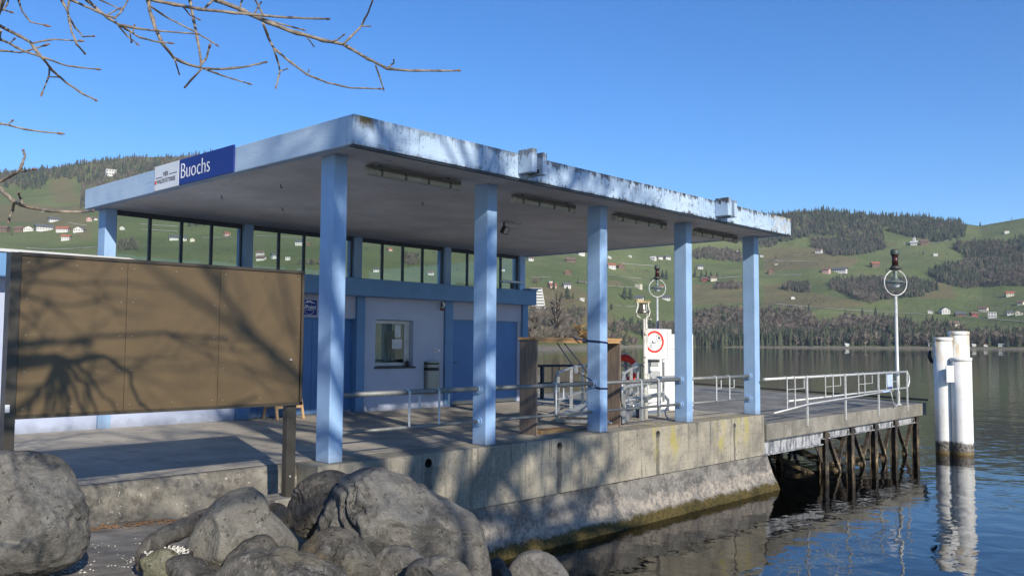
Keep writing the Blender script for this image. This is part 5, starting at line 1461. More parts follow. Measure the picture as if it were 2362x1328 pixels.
boulder([(612, 1170), (640, 1160), (662, 1172), (668, 1215), (650, 1240), (625, 1215)], 8.5, 0.2, M['rock_brown'],
        'small mossy stone between the pale boulder and the board post', 89, 0.05, None, 4)
boulder([(322, 1290), (340, 1282), (420, 1292), (432, 1300), (425, 1345), (345, 1350), (330, 1315)], 7.05, 0.16, M['rock_lichen'],
        'yellowish flat-topped stone under the gravel hollow', 97, 0.02, None, 3)
# broken curved slab that shelters the hollow
m = MB(); arc = [(322, 1300), (325, 1272), (345, 1245), (378, 1222), (420, 1203), (470, 1180), (505, 1165)]
for i in range(len(arc)-1):
    pass
dense = []
for i in range(len(arc)-1):
    for j in range(6):
        t = j/6; dense.append((arc[i][0]+(arc[i+1][0]-arc[i][0])*t, arc[i][1]+(arc[i+1][1]-arc[i][1])*t))
C_ = [at(x, y+16, 7.55+0.35*(x-322)/180) for x, y in dense]
rad = [0.02+0.06*min(1, i/12.0)+0.012*mnoise.noise(Vector((i*0.4, 0, 0))) for i in range(len(C_))]
m.tube(C_, rad, 18)
for i, p in enumerate(m.v):
    q = Vector(p); h = mnoise.fractal(q*9, 0.9, 2, 4)*0.018; m.v[i] = (q.x+h, q.y+h, q.z+h*0.6)
ob = m.build('boulder', M['rock_dark'], base=tuple(C_[0])); tag(ob, 'thin curved slab arching over the gravel hollow', 'boulder', 'boulders in front of the quay')
# crushed white gravel in the hollow and along the foot of the big boulder
M['gravel'] = simple('white_gravel', (0.55, 0.53, 0.47), 0.9, 0, 0.25, 30)
M['hollow'] = simple('hollow_soil', (0.05, 0.042, 0.04), 0.9, 0, 0.3, 20)
def gravel(spots, n, name, label, r0=0.006, r1=0.016):
    m = MB(); rs = random.Random(len(spots)*7+n)
    for i in range(n):
        px0, py0, sx, sy, d = rs.choice(spots)
        px, py = rs.gauss(px0, sx), rs.gauss(py0, sy)
        v_ = ray(px, py); dd = d*(0.8+0.008*np.arange(60))/math.hypot(v_[0], v_[1])
        bz_ = bank_z(v_[0]*dd, v_[1]*dd); hit_ = np.nonzero(EYE+v_[2]*dd <= bz_+0.004)[0]
        if not len(hit_): continue
        t_ = dd[hit_[0]]; z = Vector((v_[0]*t_, v_[1]*t_, EYE+v_[2]*t_))
        r = rs.uniform(r0, r1); pts = []
        for k in range(6):
            v = [(1, 0, 0), (-1, 0, 0), (0, 1, 0), (0, -1, 0), (0, 0, 1), (0, 0, -1)][k]
            pts.append((z.x+v[0]*r*rs.uniform(.6, 1.3), z.y+v[1]*r*rs.uniform(.6, 1.3), z.z+v[2]*r*rs.uniform(.4, 0.9)))
        m.add(pts, [(0, 2, 4), (2, 1, 4), (1, 3, 4), (3, 0, 4), (2, 0, 5), (1, 2, 5), (3, 1, 5), (0, 3, 5)])
    o = m.build(name, M['gravel']); tag(o, label, 'gravel', None, 'stuff'); return o
gravel([(60, 1318, 60, 5, 6.9), (150, 1300, 20, 8, 7.0), (12, 1320, 30, 4, 6.9)], 700, 'gravel', 'white gravel strewn at the foot of the huge boulder')
gravel([(250, 1262, 60, 26, 7.4), (300, 1300, 40, 12, 7.1), (230, 1190, 80, 14, 8.5), (315, 1290, 10, 6, 7.1)], 220, 'gravel', 'scattered pale stone chips on the bank', 0.004, 0.011)
# dry leaves and twigs washed against the foot of the kerb
m = MB(); rs = random.Random(19)
for i in range(260):
    x = rs.uniform(3.0, 5.9); y = 9.30-abs(rs.gauss(0, 0.10))
    z = float(bank_z(np.array([x]), np.array([y]))[0])+0.008; a = rs.uniform(0, 3.14); L = rs.uniform(0.015, 0.06); w = rs.uniform(0.003, 0.012)
    m.obox((x, y, z), (L, w, 0.003), (math.cos(a), math.sin(a)*0.5, rs.uniform(-.2, .2)))
o = m.build('litter', simple('dry_litter', (0.20, 0.115, 0.06), 0.9, 0, 0.4, 40)); tag(o, 'dry leaves and twigs along the foot of the low kerb wall', 'leaf litter', None, 'stuff')
# hollow: dark soil pad with gravel on it
hc = at(385, 1275, 7.45)
m = MB(); n = 26
ring = [at(385+62*math.cos(a), 1270+20*math.sin(a)-10*math.cos(a), 7.45+0.26*math.sin(-a)) for a in np.linspace(0, 2*math.pi, n, endpoint=False)]
zc_ = hc.z
ring = [Vector((p.x, p.y, zc_)) for p in ring]
m.prism([tuple(p) for p in ring], (0, 0, -0.05)); o = m.build('soil', M['hollow']); tag(o, 'dark soil in the hollow under the curved slab', 'soil', None, 'stuff')
m = MB(); rs = random.Random(4)
for i in range(420):
    a = rs.uniform(0, 6.28); t = math.sqrt(rs.uniform(0, 1))*0.85; q = hc.copy()
    i0 = int(a/6.2832*n) % n; e = ring[i0]; q = Vector((hc.x, hc.y, zc_)).lerp(e, t); r = rs.uniform(0.005, 0.013)
    if rs.random() < 0.35 and t > 0.5: continue
    q.z += rs.uniform(0, 0.012)
    pts = [(q.x+v[0]*r*rs.uniform(.6, 1.3), q.y+v[1]*r*rs.uniform(.6, 1.3), q.z+v[2]*r) for v in ((1, 0, 0), (-1, 0, 0), (0, 1, 0), (0, -1, 0), (0, 0, 1), (0, 0, -1))]
    m.add(pts, [(0, 2, 4), (2, 1, 4), (1, 3, 4), (3, 0, 4), (2, 0, 5), (1, 2, 5), (3, 1, 5), (0, 3, 5)])
o = m.build('gravel', M['gravel']); tag(o, 'white gravel heaped in the hollow under the curved slab', 'gravel', None, 'stuff')

# ================================================================== bare trees of the promenade
kb = NT('bark', 0.75, 0, 0.25)
_x = kb.mix(kb.rng(kb.noise(30, 5, 0.65), 0.35, 0.65), (0.15, 0.12, 0.093), (0.32, 0.265, 0.205))
_x = kb.mix(kb.rng(kb.noise(9, 4, 0.6), 0.62, 0.70), _x, (0.40, 0.35, 0.28))
kb.color(_x); kb.bump(kb.noise(60, 4), 0.4, 0.01); M['bark'] = kb.m
M['bud'] = simple('bud', (0.22, 0.13, 0.09), 0.6)
tree_a = thing('bare_tree', 'leafless tree whose knobbly twigs hang into the sky above the notice board', 'tree', (-1.9, 3.0, -0.3))
S1 = 2.147
TW = [  # twigs hanging into the view: points along each, start width, end width (in photo pixels), distance
 ([(1070, -60), (1070, 0), (1150, 30), (1290, 95), (1440, 155), (1600, 200), (1700, 220), (1800, 280), (1915, 340), (2010, 350), (2180, 352), (2265, 350)], 11, 4.2, 4.6),
 ([(1700, 220), (1790, 130), (1825, 60), (1845, 0), (1850, -40)], 5, 3.4, 4.6), ([(1790, 130), (1830, 131)], 3.2, 2.6, 4.6), ([(1635, 208), (1670, 198), (1697, 178)], 4, 3, 4.6),
 ([(1520, 185), (1550, 225)], 3.4, 2.6, 4.6), ([(1860, 325), (1880, 380), (1898, 437)], 4.2, 3, 4.6), ([(1915, 340), (1950, 312), (1950, 300)], 4, 3, 4.6),
 ([(1290, 92), (1400, 122), (1495, 147)], 4.4, 3, 4.6), ([(1303, 115), (1330, 190), (1355, 240), (1440, 310), (1520, 370), (1620, 410), (1740, 437), (1875, 440)], 6.2, 3.2, 4.6),
 ([(1355, 240), (1380, 320), (1386, 355), (1367, 430)], 4.6, 3.2, 4.6), ([(1386, 355), (1420, 342)], 3.2, 2.2, 4.6), ([(1520, 370), (1530, 350)], 3, 2.4, 4.6), ([(1310, 95), (1290, 50), (1265, 0), (1255, -40)], 4, 4.4, 4.6),
 ([(700, -40), (750, 0), (900, 30), (1010, 50), (1200, 68), (1380, 85), (1500, 92), (1615, 95)], 8.5, 4, 4.3), ([(1005, 48), (1060, 0), (1075, -30)], 5, 5, 4.3), ([(905, 35), (940, 75), (980, 95)], 3.6, 2.6, 4.3),
 ([(1190, 30), (1205, -20)], 4, 4, 4.3), ([(1260, 68), (1290, 18)], 4, 3, 4.3),
 ([(715, -50), (735, 0), (740, 50), (770, 140), (800, 210), (860, 285), (930, 320), (1010, 340), (1100, 343), (1200, 335), (1310, 310)], 9, 4, 4.1), ([(865, 295), (885, 358)], 4, 3, 4.1),
 ([(985, 335), (1020, 290), (1036, 238)], 5, 4.5, 4.1), ([(1000, 340), (925, 422)], 4.4, 4, 4.1), ([(1020, 345), (1100, 375), (1225, 413)], 4.4, 3, 4.1), ([(740, 30), (830, 90), (960, 155), (1070, 222)], 4.6, 2.8, 4.1),
 ([(935, -40), (940, 0), (955, 80), (975, 180), (995, 300)], 7, 5, 4.4),
 ([(400, -30), (430, 0), (520, 80), (590, 125), (700, 145), (800, 155), (965, 168)], 8, 3, 4.0), ([(590, 125), (640, 155), (690, 185), (760, 205), (835, 213)], 5.4, 3, 4.0), ([(585, 128), (630, 180), (675, 215)], 4, 2.6, 4.0),
 ([(660, 155), (666, 128)], 3, 2.6, 4.0), ([(330, -20), (350, 0), (430, 35), (530, 80), (570, 90), (600, 60), (630, 8)], 6, 3.2, 4.0), ([(470, -20), (495, 0), (590, 45)], 4, 2.6, 4.0), ([(530, 75), (590, 45)], 3.4, 2.6, 4.0), ([(645, 165), (650, 205)], 3, 2.4, 4.0),
 ([(290, -40), (305, 0), (335, 60), (355, 160), (380, 220), (417, 262)], 5.6, 3.6, 3.8), ([(335, 75), (375, 140), (412, 183), (460, 180)], 4, 2.6, 3.8), ([(335, 60), (345, 0), (350, -30)], 4.4, 4.8, 3.8),
 ([(-60, 100), (0, 130), (80, 170), (150, 210), (210, 290), (260, 350), (330, 410), (400, 460), (470, 495)], 7.2, 3.6, 3.7), ([(165, 212), (270, 197), (388, 203)], 3.8, 2.6, 3.7), ([(245, 340), (240, 380), (210, 458)], 3.8, 2.6, 3.7), ([(240, 381), (285, 382)], 2.8, 2.2, 3.7),
 ([(-50, 180), (0, 195), (45, 215), (120, 255), (225, 290), (330, 325), (475, 343)], 5.8, 3, 3.7), ([(-40, 243), (0, 250), (100, 262), (150, 250), (215, 228)], 4.2, 3, 3.7), ([(45, 215), (70, 195)], 3, 2.2, 3.7),
 ([(85, -30), (90, 0), (110, 60), (150, 108), (218, 125)], 4.6, 2.6, 3.6), ([(-20, 40), (10, 50), (50, 60)], 4, 3, 3.6), ([(20, 48), (40, 10), (40, -20)], 3.4, 3.4, 3.6), ([(5, 150), (0, 190)], 4, 3.4, 3.7),
 ([(-60, 602), (0, 612), (60, 625), (160, 648), (283, 660)], 4.6, 3.2, 3.5), ([(38, 620), (60, 600)], 3.4, 2.2, 3.5)]
S2 = 4.218
TW2 = [([(-300, 330), (-120, 420), (0, 480), (60, 545), (120, 600), (180, 632), (250, 660), (400, 690), (550, 710), (750, 718), (895, 700)], 18, 9, 3.3), ([(138, 608), (125, 690), (90, 785)], 12, 8, 3.3),
       ([(-150, 470), (0, 415), (90, 370), (180, 320), (215, 250), (242, 170), (228, 120)], 14, 8, 3.3), ([(180, 320), (250, 315), (320, 300)], 9, 7, 3.3), ([(215, 625), (205, 585), (185, 560), (185, 530)], 9, 8, 3.3)]
def wob(a): return a*random.uniform(-1, 1)
twig_parts = 0
limb_ends = []
for S, dy, lst in ((S1, 0, TW), (S2, 320, TW2)):
    for pts, w0, w1, d in lst:
        P = [at(x/S, y/S+dy, d+0.10*math.sin(i*1.3)) for i, (x, y) in enumerate(pts)]
        # subdivide with small knees at the buds
        Q = []; W = []; n = len(P)
        sc_ = d/FPX*(1.0 if S == S1 else S1/S)
        for i in range(n-1):
            L = (P[i+1]-P[i]).length; k = max(2, int(L/0.035))
            for j in range(k):
                t = j/k; s = (i+t)/(n-1)
                q = P[i].lerp(P[i+1], t); r = (w0+(w1-w0)*s)*0.50*sc_*1.0
                Q.append(q+Vector((wob(0.0012), wob(0.0012), wob(0.0012)))); W.append(r)
        Q.append(P[-1]); W.append(w1*0.5*sc_)
        for i in range(2, len(W)-1, 4):
            W[i] *= 1.28
        m = MB(); m.tube(Q, W, 7)
        b = m.build('twig', M['bark'], tree_a)
        tip = P[-1]
        if 0 < pts[-1][1]/S+dy and pts[-1][0] > 0:
            dr = (Q[-1]-Q[-3]).normalized()
            mb_ = MB(); rr0 = max(0.0032, w1*0.5*sc_)
            mb_.tube([tip, tip+dr*0.012, tip+dr*0.026], [rr0*1.15, rr0*1.5, rr0*0.3], 6)
            mb_.build('bud', M['bud'], b)
        if pts[0][1]/S+dy <= 0 or pts[0][0] < 0: limb_ends.append((Q[0], W[0]))
# trunk and boughs of that tree, outside the view
def in_view(p, marg=1.06):
    v = Vector(p)-Vector((0, 0, EYE)); z = v.dot(Vector(FW))
    if z < 0.2: return False
    x = v.dot(Vector(RT))/z*FPX; y = v.dot(Vector(UP))/z*FPX
    return abs(x) < IW/2*marg and abs(y) < IH/2*marg
def bough(m, p, d, L, r, depth, rs, up=0.12, spread=0.75, minr=0.004, more=0):
    pts = [p.copy()]; k = 7; q = p.copy(); dd = d.copy(); rad = [r]
    for i in range(k):
        dd = (dd+Vector((rs.gauss(0, .13), rs.gauss(0, .13), rs.gauss(0, .10)+up*0.12))).normalized()
        nq = q+dd*L/k
        if in_view(nq): break
        q = nq; pts.append(q.copy()); rad.append(r*(1-0.48*(i+1)/k))
    if len(pts) < 2: return
    m.tube(pts, rad, 7 if r > 0.03 else 5, cap=True)
    if depth == 0 or r < minr: return
    nb = (rs.choice((3, 4)) if depth > 1 else rs.choice((3, 4, 5)))+(more if depth > 1 else 0)
    for b in range(nb):
        i = rs.randint(max(1, len(pts)//3), len(pts)-1)
        ax = Vector((rs.gauss(0, 1), rs.gauss(0, 1), rs.gauss(0, 0.7))).normalized()
        nd = (dd+ax*spread).normalized()
        bough(m, pts[i], nd, L*rs.uniform(0.5, 0.75), rad[i]*rs.uniform(0.52, 0.82), depth-1, rs, up, spread, minr, more)
tb = Vector((-1.9, 3.0, -0.3)); top = Vector((-1.7, 2.7, 3.7))
m = MB(); m.tube([tb, tb+Vector((0.05, -0.05, 0.5)), tb.lerp(top, 0.5), top], [0.24, 0.19, 0.165, 0.15], 14); m.build('trunk', M['bark'], tree_a)
rs = random.Random(12)
m = MB()
hub1 = Vector((0.2, 3.3, 4.1)); hub2 = Vector((1.2, 3.6, 4.0)); hub3 = Vector((-0.9, 3.6, 2.6))
m.tube([top, Vector((-0.8, 2.9, 3.6)), hub1], [0.15, 0.11, 0.07], 10); m.tube([hub1, hub2], [0.07, 0.045], 8); m.tube([top, hub3], [0.12, 0.05], 8)
for e, w in limb_ends:
    h = min((hub1, hub2, hub3), key=lambda q: (q-e).length)
    pth = []; n_ = 9; rj = random.Random(int(e.x*1000)); sag = Vector((rj.gauss(0, .10), rj.gauss(0, .10), rj.uniform(0.05, 0.25)))
    for i in range(n_+1):
        t = i/n_; q = h.lerp(e, t)+sag*math.sin(math.pi*t)+Vector((rj.gauss(0, .02), rj.gauss(0, .02), rj.gauss(0, .02)))*(0 if i in (0, n_) else 1)
        pth.append(q if (i in (0, n_) or not in_view(q)) else h.lerp(e, t))
    m.tube(pth, [max(w*2.4, 0.02)+(w-max(w*2.4, 0.02))*(i/n_)**0.7 for i in range(n_+1)], 6)
m.build('bough', M['bark'], tree_a)
m = MB()
for dvec, L, r in (((0.75, -0.25, 0.65), 3.2, 0.058), ((0.35, -0.75, 0.5), 3.4, 0.065), ((-0.3, -0.4, 0.9), 3.0, 0.07), ((0.6, 0.35, 0.85), 2.6, 0.05), ((-0.8, 0.1, 0.6), 2.6, 0.07), ((0.8, -0.5, 0.6), 3.4, 0.05), ((0.9, -0.2, 0.7), 3.2, 0.045)):
    bough(m, top, Vector(dvec).normalized(), L, r, 3, rs)
m.build('crown', M['bark'], tree_a)
# the taller tree behind the viewer whose shadow falls on pillars, wall and roof edge
tree_b = thing('bare_tree', 'tall leafless tree on the bank behind the viewpoint that dapples the pavilion with shade', 'tree', (0.4, -9.5, -0.4))
rs = random.Random(5)
b0 = Vector((0.4, -9.5, -0.4)); t0 = Vector((0.7, -9.2, 8.0))
m = MB(); m.tube([b0, b0+Vector((0, 0, .6)), b0.lerp(t0, .5), t0], [0.42, 0.32, 0.27, 0.24], 14); m.build('trunk', M['bark'], tree_b)
m = MB()
for dvec, L, r in (((0.9, 0.2, 0.55), 5.0, 0.15), ((0.55, 0.6, 0.8), 4.6, 0.14), ((0.15, 0.2, 1.0), 5.2, 0.16), ((0.5, -0.5, 0.9), 4.6, 0.13), ((1.0, -0.1, 0.9), 5.0, 0.14), ((0.1, 0.9, 0.45), 4.2, 0.12), ((0.8, 0.5, 1.0), 5.4, 0.19), ((0.3, 0.1, 1.1), 5.6, 0.20), ((0.1, 0.7, 1.0), 5.0, 0.17), ((0.9, -0.3, 0.6), 5.6, 0.18), ((0.65, 0.1, 0.75), 5.4, 0.19)):
    bough(m, t0, Vector(dvec).normalized(), L, r, 4, rs, 0.10, 0.85, 0.024, 0)
for dvec, L, r in (((0.9, 0.3, 0.4), 4.6, 0.12), ((0.3, 0.8, 0.5), 4.2, 0.11), ((0.8, -0.3, 0.6), 4.6, 0.12)):
    bough(m, b0.lerp(t0, 0.62), Vector(dvec).normalized(), L, r, 4, rs, 0.15, 0.8, 0.02, 0)
m.build('crown', M['bark'], tree_b)

# ================================================================== woods on the hills
kc = NT('conifer', 0.9, 0, 0.1); _c, _f = kc.attr('tint')
kc.color(kc.mix(kc.rng(_f, 0, 1, 0, 1, False), (0.026, 0.038, 0.026), (0.070, 0.080, 0.045))); M['conifer'] = kc.m
kd = NT('bare_wood', 0.95, 0, 0.05); _c, _f = kd.attr('tint')
kd.color(kd.mix(kd.rng(_f, 0, 1, 0, 1, False), (0.092, 0.079, 0.064), (0.235, 0.198, 0.155))); M['bare'] = kd.m
def conifer_t(seed, n=7, layers=4):
    r_ = random.Random(seed); V_ = []; F_ = []
    for l in range(layers):
        z0 = 0.06+0.80*l/layers; z1 = min(1.0, z0+0.44); rad = 0.165*(1-l/layers*0.80)
        b = len(V_); V_.append((r_.uniform(-.01, .01), r_.uniform(-.01, .01), z1 if l < layers-1 else 1.0))
        for j in range(n):
            a = 2*math.pi*(j+0.5*l)/n; q = rad*r_.uniform(0.65, 1.25); V_.append((q*math.cos(a), q*math.sin(a), z0-r_.uniform(0, .05)))
        F_ += [(b, b+1+j, b+1+(j+1) % n) for j in range(n)]
    return np.array(V_), np.array(F_)
def bare_t(seed, n=34):
    r_ = random.Random(seed); V_ = []; F_ = []
    def tri(a, b, w):
        a = Vector(a); b = Vector(b); d = (b-a); s = d.cross(Vector((r_.gauss(0, 1), r_.gauss(0, 1), r_.gauss(0, 1)))).normalized()*w
        k = len(V_); V_.extend([tuple(a+s), tuple(a-s), tuple(b)]); F_.append((k, k+1, k+2))
    tri((0, 0, 0), (0.02, 0, 0.8), 0.022); tri((0, 0, 0), (-0.02, 0.02, 0.75), 0.022)
    for i in range(n):
        z = r_.uniform(0.2, 0.72); a = r_.uniform(0, 6.283); o = r_.uniform(0.10, 0.30)
        s = (r_.uniform(-.04, .04), r_.uniform(-.04, .04), z)
        e = (o*math.cos(a), o*math.sin(a), min(1.02, z+r_.uniform(0.12, 0.36)))
        tri(s, e, r_.uniform(0.016, 0.034))
    return np.array(V_), np.array(F_)
CON = [conifer_t(i) for i in range(5)]; BAR = [bare_t(i) for i in range(6)]
def wood(name, label, polys, mix, hc_, hb, spacing, seed, drop=10, cat='wood'):
    """one mass of trees over the given stretches of hillside; mix = share of conifers (or a function of height)"""
    g = np.random.default_rng(seed); VV = []; FF = []; TT = []; MI = []; base = 0
    for poly in polys:
        gp = ground_poly(poly, drop); a = np.array(gp)
        lo = a.min(0); hi = a.max(0)
        n = int((hi[0]-lo[0])*(hi[1]-lo[1])/(spacing*0.86)**2)
        n = min(n, 60000)
        x = g.uniform(lo[0], hi[0], n); y = g.uniform(lo[1], hi[1], n)
        k = inside(gp, x, y); x = x[k]; y = y[k]
        # ragged edge and clearings
        az = np.arctan2(y, x); r = np.hypot(x, y); z = hill_z(az, r)
        cl = fbm(x/140.0, y/140.0, seed+3, 3)
        for i in range(len(x)):
            pc = mix+cl[i]*2.4
            con = g.random() < pc
            V_, F_ = (CON if con else BAR)[g.integers(0, 5)]
            h = (g.uniform(*hc_) if con else g.uniform(*hb))*0.86*g.uniform(0.7, 1.22)
            w = h*g.uniform(0.85, 1.2)*(1.0 if con else 1.15)
            t = g.uniform(0, 6.283); c, s = math.cos(t), math.sin(t)
            P_ = np.empty_like(V_)
            P_[:, 0] = (V_[:, 0]*c-V_[:, 1]*s)*w+x[i]; P_[:, 1] = (V_[:, 0]*s+V_[:, 1]*c)*w+y[i]; P_[:, 2] = V_[:, 2]*h+z[i]-0.6
            VV.append(P_); FF.append(F_+base); base += len(V_)
            TT.append(np.full(len(V_), g.random())); MI.append(np.full(len(F_), 0 if con else 1))
    VV = np.concatenate(VV); FF = np.concatenate(FF); TT = np.concatenate(TT); MI = np.concatenate(MI)
    me = bpy.data.meshes.new(name)
    me.vertices.add(len(VV)); me.vertices.foreach_set('co', VV.ravel().astype(np.float32))
    me.loops.add(FF.size); me.loops.foreach_set('vertex_index', FF.ravel().astype(np.int32))
    me.polygons.add(len(FF)); me.polygons.foreach_set('loop_start', np.arange(0, FF.size, 3, dtype=np.int32))
    me.materials.append(M['conifer']); me.materials.append(M['bare'])
    me.polygons.foreach_set('material_index', MI.astype(np.int32))
    at2 = me.attributes.new('tint', 'FLOAT', 'POINT'); at2.data.foreach_set('value', TT.astype(np.float32))
    me.update()
    o = bpy.data.objects.new(name, me); col.objects.link(o); tag(o, label, cat, None, 'stuff')
    return len(FF)
nt_ = 0
nt_ += wood('forest', 'dark conifer forest along the ridge above the chapel', [[(1700, 490), (1770, 490), (1830, 480), (1950, 482), (2100, 492), (2200, 506), (2228, 518), (2226, 546), (2206, 553), (2172, 559), (2143, 557), (2103, 550), (2075, 540), (2037, 534), (2040, 555), (1990, 560), (1930, 545), (1880, 545), (1823, 556), (1760, 566), (1700, 560)]], 0.78, (15, 23), (12, 17), 7.5, 1, 6)
nt_ += wood('forest', 'brown leafless wood below the ridge conifers', [[(1870, 545), (1960, 552), (2030, 550), (2055, 572), (2012, 582), (1983, 589), (1926, 592), (1903, 583), (1874, 569)], [(1750, 562), (1795, 556), (1795, 568), (1755, 578)]], 0.12, (15, 20), (13, 18), 6.0, 2, 4)
nt_ += wood('forest', 'mixed dark wood climbing the slope right of the chapel', [[(2200, 569), (2206, 556), (2261, 553), (2318, 556), (2361, 546), (2480, 530), (2480, 665), (2362, 663), (2318, 659), (2275, 660), (2232, 666), (2189, 657), (2160, 646), (2138, 632), (2160, 620), (2195, 612), (2235, 594), (2218, 580)]], 0.33, (15, 22), (12, 17), 6.6, 3, 6)
nt_ += wood('forest', 'brown wood in the middle of the slope behind the tall lamp', [[(1914, 643), (1960, 637), (2040, 637), (2103, 640), (2160, 652), (2163, 669), (2118, 686), (2069, 689), (2032, 695), (2015, 702), (1983, 695), (1955, 683), (1920, 663)]], 0.10, (14, 20), (12, 16), 5.6, 4, 10)
nt_ += wood('forest', 'small round brown wood beside the last pillar', [[(1803, 662), (1817, 648), (1866, 648), (1869, 675), (1837, 676), (1806, 669)]], 0.05, (12, 16), (11, 15), 5.2, 5, 8)
nt_ += wood('forest', 'steep brown lakeside wood above the far shore', [[(1590, 715), (1660, 702), (1760, 705), (1830, 705), (1872, 715), (1888, 742), (1903, 735), (1937, 726), (1960, 722), (2046, 726), (2103, 737), (2123, 752), (2160, 760), (2189, 768), (2240, 780), (2362, 782), (2460, 782), (2460, 797), (2362, 801), (2250, 800), (1900, 799), (1590, 799)]], 0.20, (15, 26), (13, 21), 5.8, 6, 20)
nt_ += wood('forest', 'forest on the ridge left of the station sign', [[(-320, 400), (0, 386), (100, 380), (200, 364), (300, 354), (420, 354), (540, 347), (740, 336), (740, 430), (500, 440), (300, 450), (205, 483), (187, 483), (183, 424), (166, 408), (111, 408), (100, 437), (71, 440), (0, 432), (-320, 440)]], 0.42, (14, 22), (11, 16), 8.2, 7, 6)
nt_ += wood('forest', 'row of conifers and brown trees on the slope behind the fourth pillar', [[(1596, 578), (1640, 570), (1710, 578), (1712, 606), (1660, 603), (1600, 598)]], 0.45, (14, 22), (12, 16), 6.0, 8, 6)
nt_ += wood('forest', 'brown thicket by the last pillar above the lakeside wood', [[(1650, 652), (1690, 647), (1712, 650), (1712, 668), (1652, 668)]], 0.08, (12, 16), (10, 14), 5.0, 9, 8)
nt_ += wood('forest', 'brown copses seen through the clerestory panes', [[(927, 585), (967, 583), (967, 612), (935, 612)], [(272, 556), (300, 548), (318, 556), (318, 578), (275, 578)], [(422, 512), (474, 512), (474, 524), (422, 524)], [(690, 600), (740, 600), (740, 612), (690, 612)]], 0.06, (11, 15), (9, 13), 4.8, 10, 8)
nt_ += wood('forest', 'leafless shore thicket behind the timber frame', [[(1222, 720), (1262, 715), (1300, 730), (1340, 735), (1345, 785), (1290, 792), (1222, 790)], [(1223, 642), (1243, 642), (1243, 655), (1223, 655)], [(1312, 645), (1350, 645), (1350, 656), (1312, 656)], [(1310, 715), (1350, 712), (1350, 735), (1312, 735)]], 0.07, (9, 13), (8, 13), 4.2, 11, 10)
nt_ += wood('forest', 'brown wood by the shore between the third and fourth pillars', [[(1400, 748), (1440, 742), (1500, 745), (1600, 740), (1600, 797), (1500, 797), (1480, 775), (1440, 765)], [(1395, 775), (1440, 780), (1480, 797), (1400, 797)]], 0.14, (12, 18), (10, 15), 5.0, 12, 12)
nt_ += wood('forest', 'thin line of trees on the skyline of the open hill', [[(2228, 518), (2300, 511), (2362, 501), (2480, 494), (2480, 499), (2362, 506), (2300, 516), (2228, 523)]], 0.3, (12, 20), (10, 15), 15.0, 13, 0)
print('wood faces', nt_)

# hedges, orchard shrubs and scrub along the field edges
g = np.random.default_rng(77); VV = []; FF = []; base = 0
def shrub_line(a, b, n, jx, jy, h0, h1):
    global base
    for i in range(n):
        t = g.random(); px = a[0]+(b[0]-a[0])*t+g.normal(0, jx); py = a[1]+(b[1]-a[1])*t+g.normal(0, jy)
        p = hill(px, py)
        if p.z < 0.5: continue
        V_, F_ = BAR[g.integers(0, 5)]; h = g.uniform(h0, h1); w = h*g.uniform(1.2, 2.0)
        P_ = V_.copy(); P_[:, :2] *= w; P_[:, 2] = (P_[:, 2]-0.18)*h; P_ += np.array(p)
        VV.append(P_); FF.append(F_+base); base += len(V_)
for a_, b_, n_, jx, jy in (((1440, 625), (1500, 628), 26, 3, 1.2), ((1400, 700), (1500, 703), 12, 12, 4), ((1560, 640), (1700, 640), 16, 20, 5), ((1760, 600), (1900, 618), 22, 20, 6), ((1780, 680), (2000, 712), 40, 30, 7),
        ((1920, 600), (2100, 620), 18, 40, 8), ((2060, 700), (2362, 720), 34, 40, 9), ((2190, 745), (2362, 770), 60, 40, 9), ((2100, 575), (2180, 600), 12, 20, 6), ((0, 500), (200, 560), 22, 40, 14), ((20, 540), (200, 538), 16, 20, 2), ((280, 520), (540, 600), 30, 60, 18), ((600, 560), (740, 620), 16, 40, 14),
        ((860, 580), (1180, 640), 30, 60, 14), ((1220, 655), (1340, 700), 60, 25, 12), ((2230, 520), (2362, 525), 22, 25, 5), ((1830, 590), (1880, 588), 10, 10, 2), ((1400, 660), (1530, 668), 14, 20, 4), ((2150, 795), (2362, 797), 40, 30, 1.5), ((1400, 795), (1600, 797), 20, 40, 1.5)):
    shrub_line(a_, b_, n_, jx, jy, 2.0, 5.5)
VV = np.concatenate(VV); FF = np.concatenate(FF)
me = bpy.data.meshes.new('shrubs'); me.from_pydata(VV.tolist(), [], FF.tolist()); me.materials.append(M['bare'])
a = me.attributes.new('tint', 'FLOAT', 'POINT'); a.data.foreach_set('value', np.repeat(g.random(len(VV)//len(BAR[0][0])+1), len(BAR[0][0]))[:len(VV)].astype(np.float32))
o = bpy.data.objects.new('undergrowth', me); col.objects.link(o); tag(o, 'leafless hedges and scrub scattered along the field edges', 'shrubs', None, 'stuff')

# single trees standing out on the meadows
def hill_tree(px, py, hpx, con, label, group=None, tint=0.5, wide=1.0, mat=None):
    p = hill(px, py); h = hpx*p.xy.length/FPX
    t = thing('conifer_tree' if con else 'bare_tree', label, 'tree', tuple(p), group)
    V_, F_ = (conifer_t(px, 9, 6) if con else bare_t(px, 90))
    me = bpy.data.meshes.new('crown')
    P_ = V_.copy(); P_[:, :2] *= h*wide*(1.1 if not con else 1.25); P_[:, 2] *= h; P_[:, 2] += (0.04*h if con else 0)
    me.from_pydata(P_.tolist(), [], F_.tolist()); me.materials.append(mat or (M['conifer'] if con else M['bare']))
    a = me.attributes.new('tint', 'FLOAT', 'POINT'); a.data.foreach_set('value', np.full(len(P_), tint, np.float32))
    o = bpy.data.objects.new('crown', me); col.objects.link(o); o.parent = t
    m = MB(); m.tube([(p.x, p.y, p.z-1), (p.x, p.y, p.z+h*(0.25 if con else 0.5))], [h*0.025, h*0.014], 6); m.build('trunk', M['bark'], t)
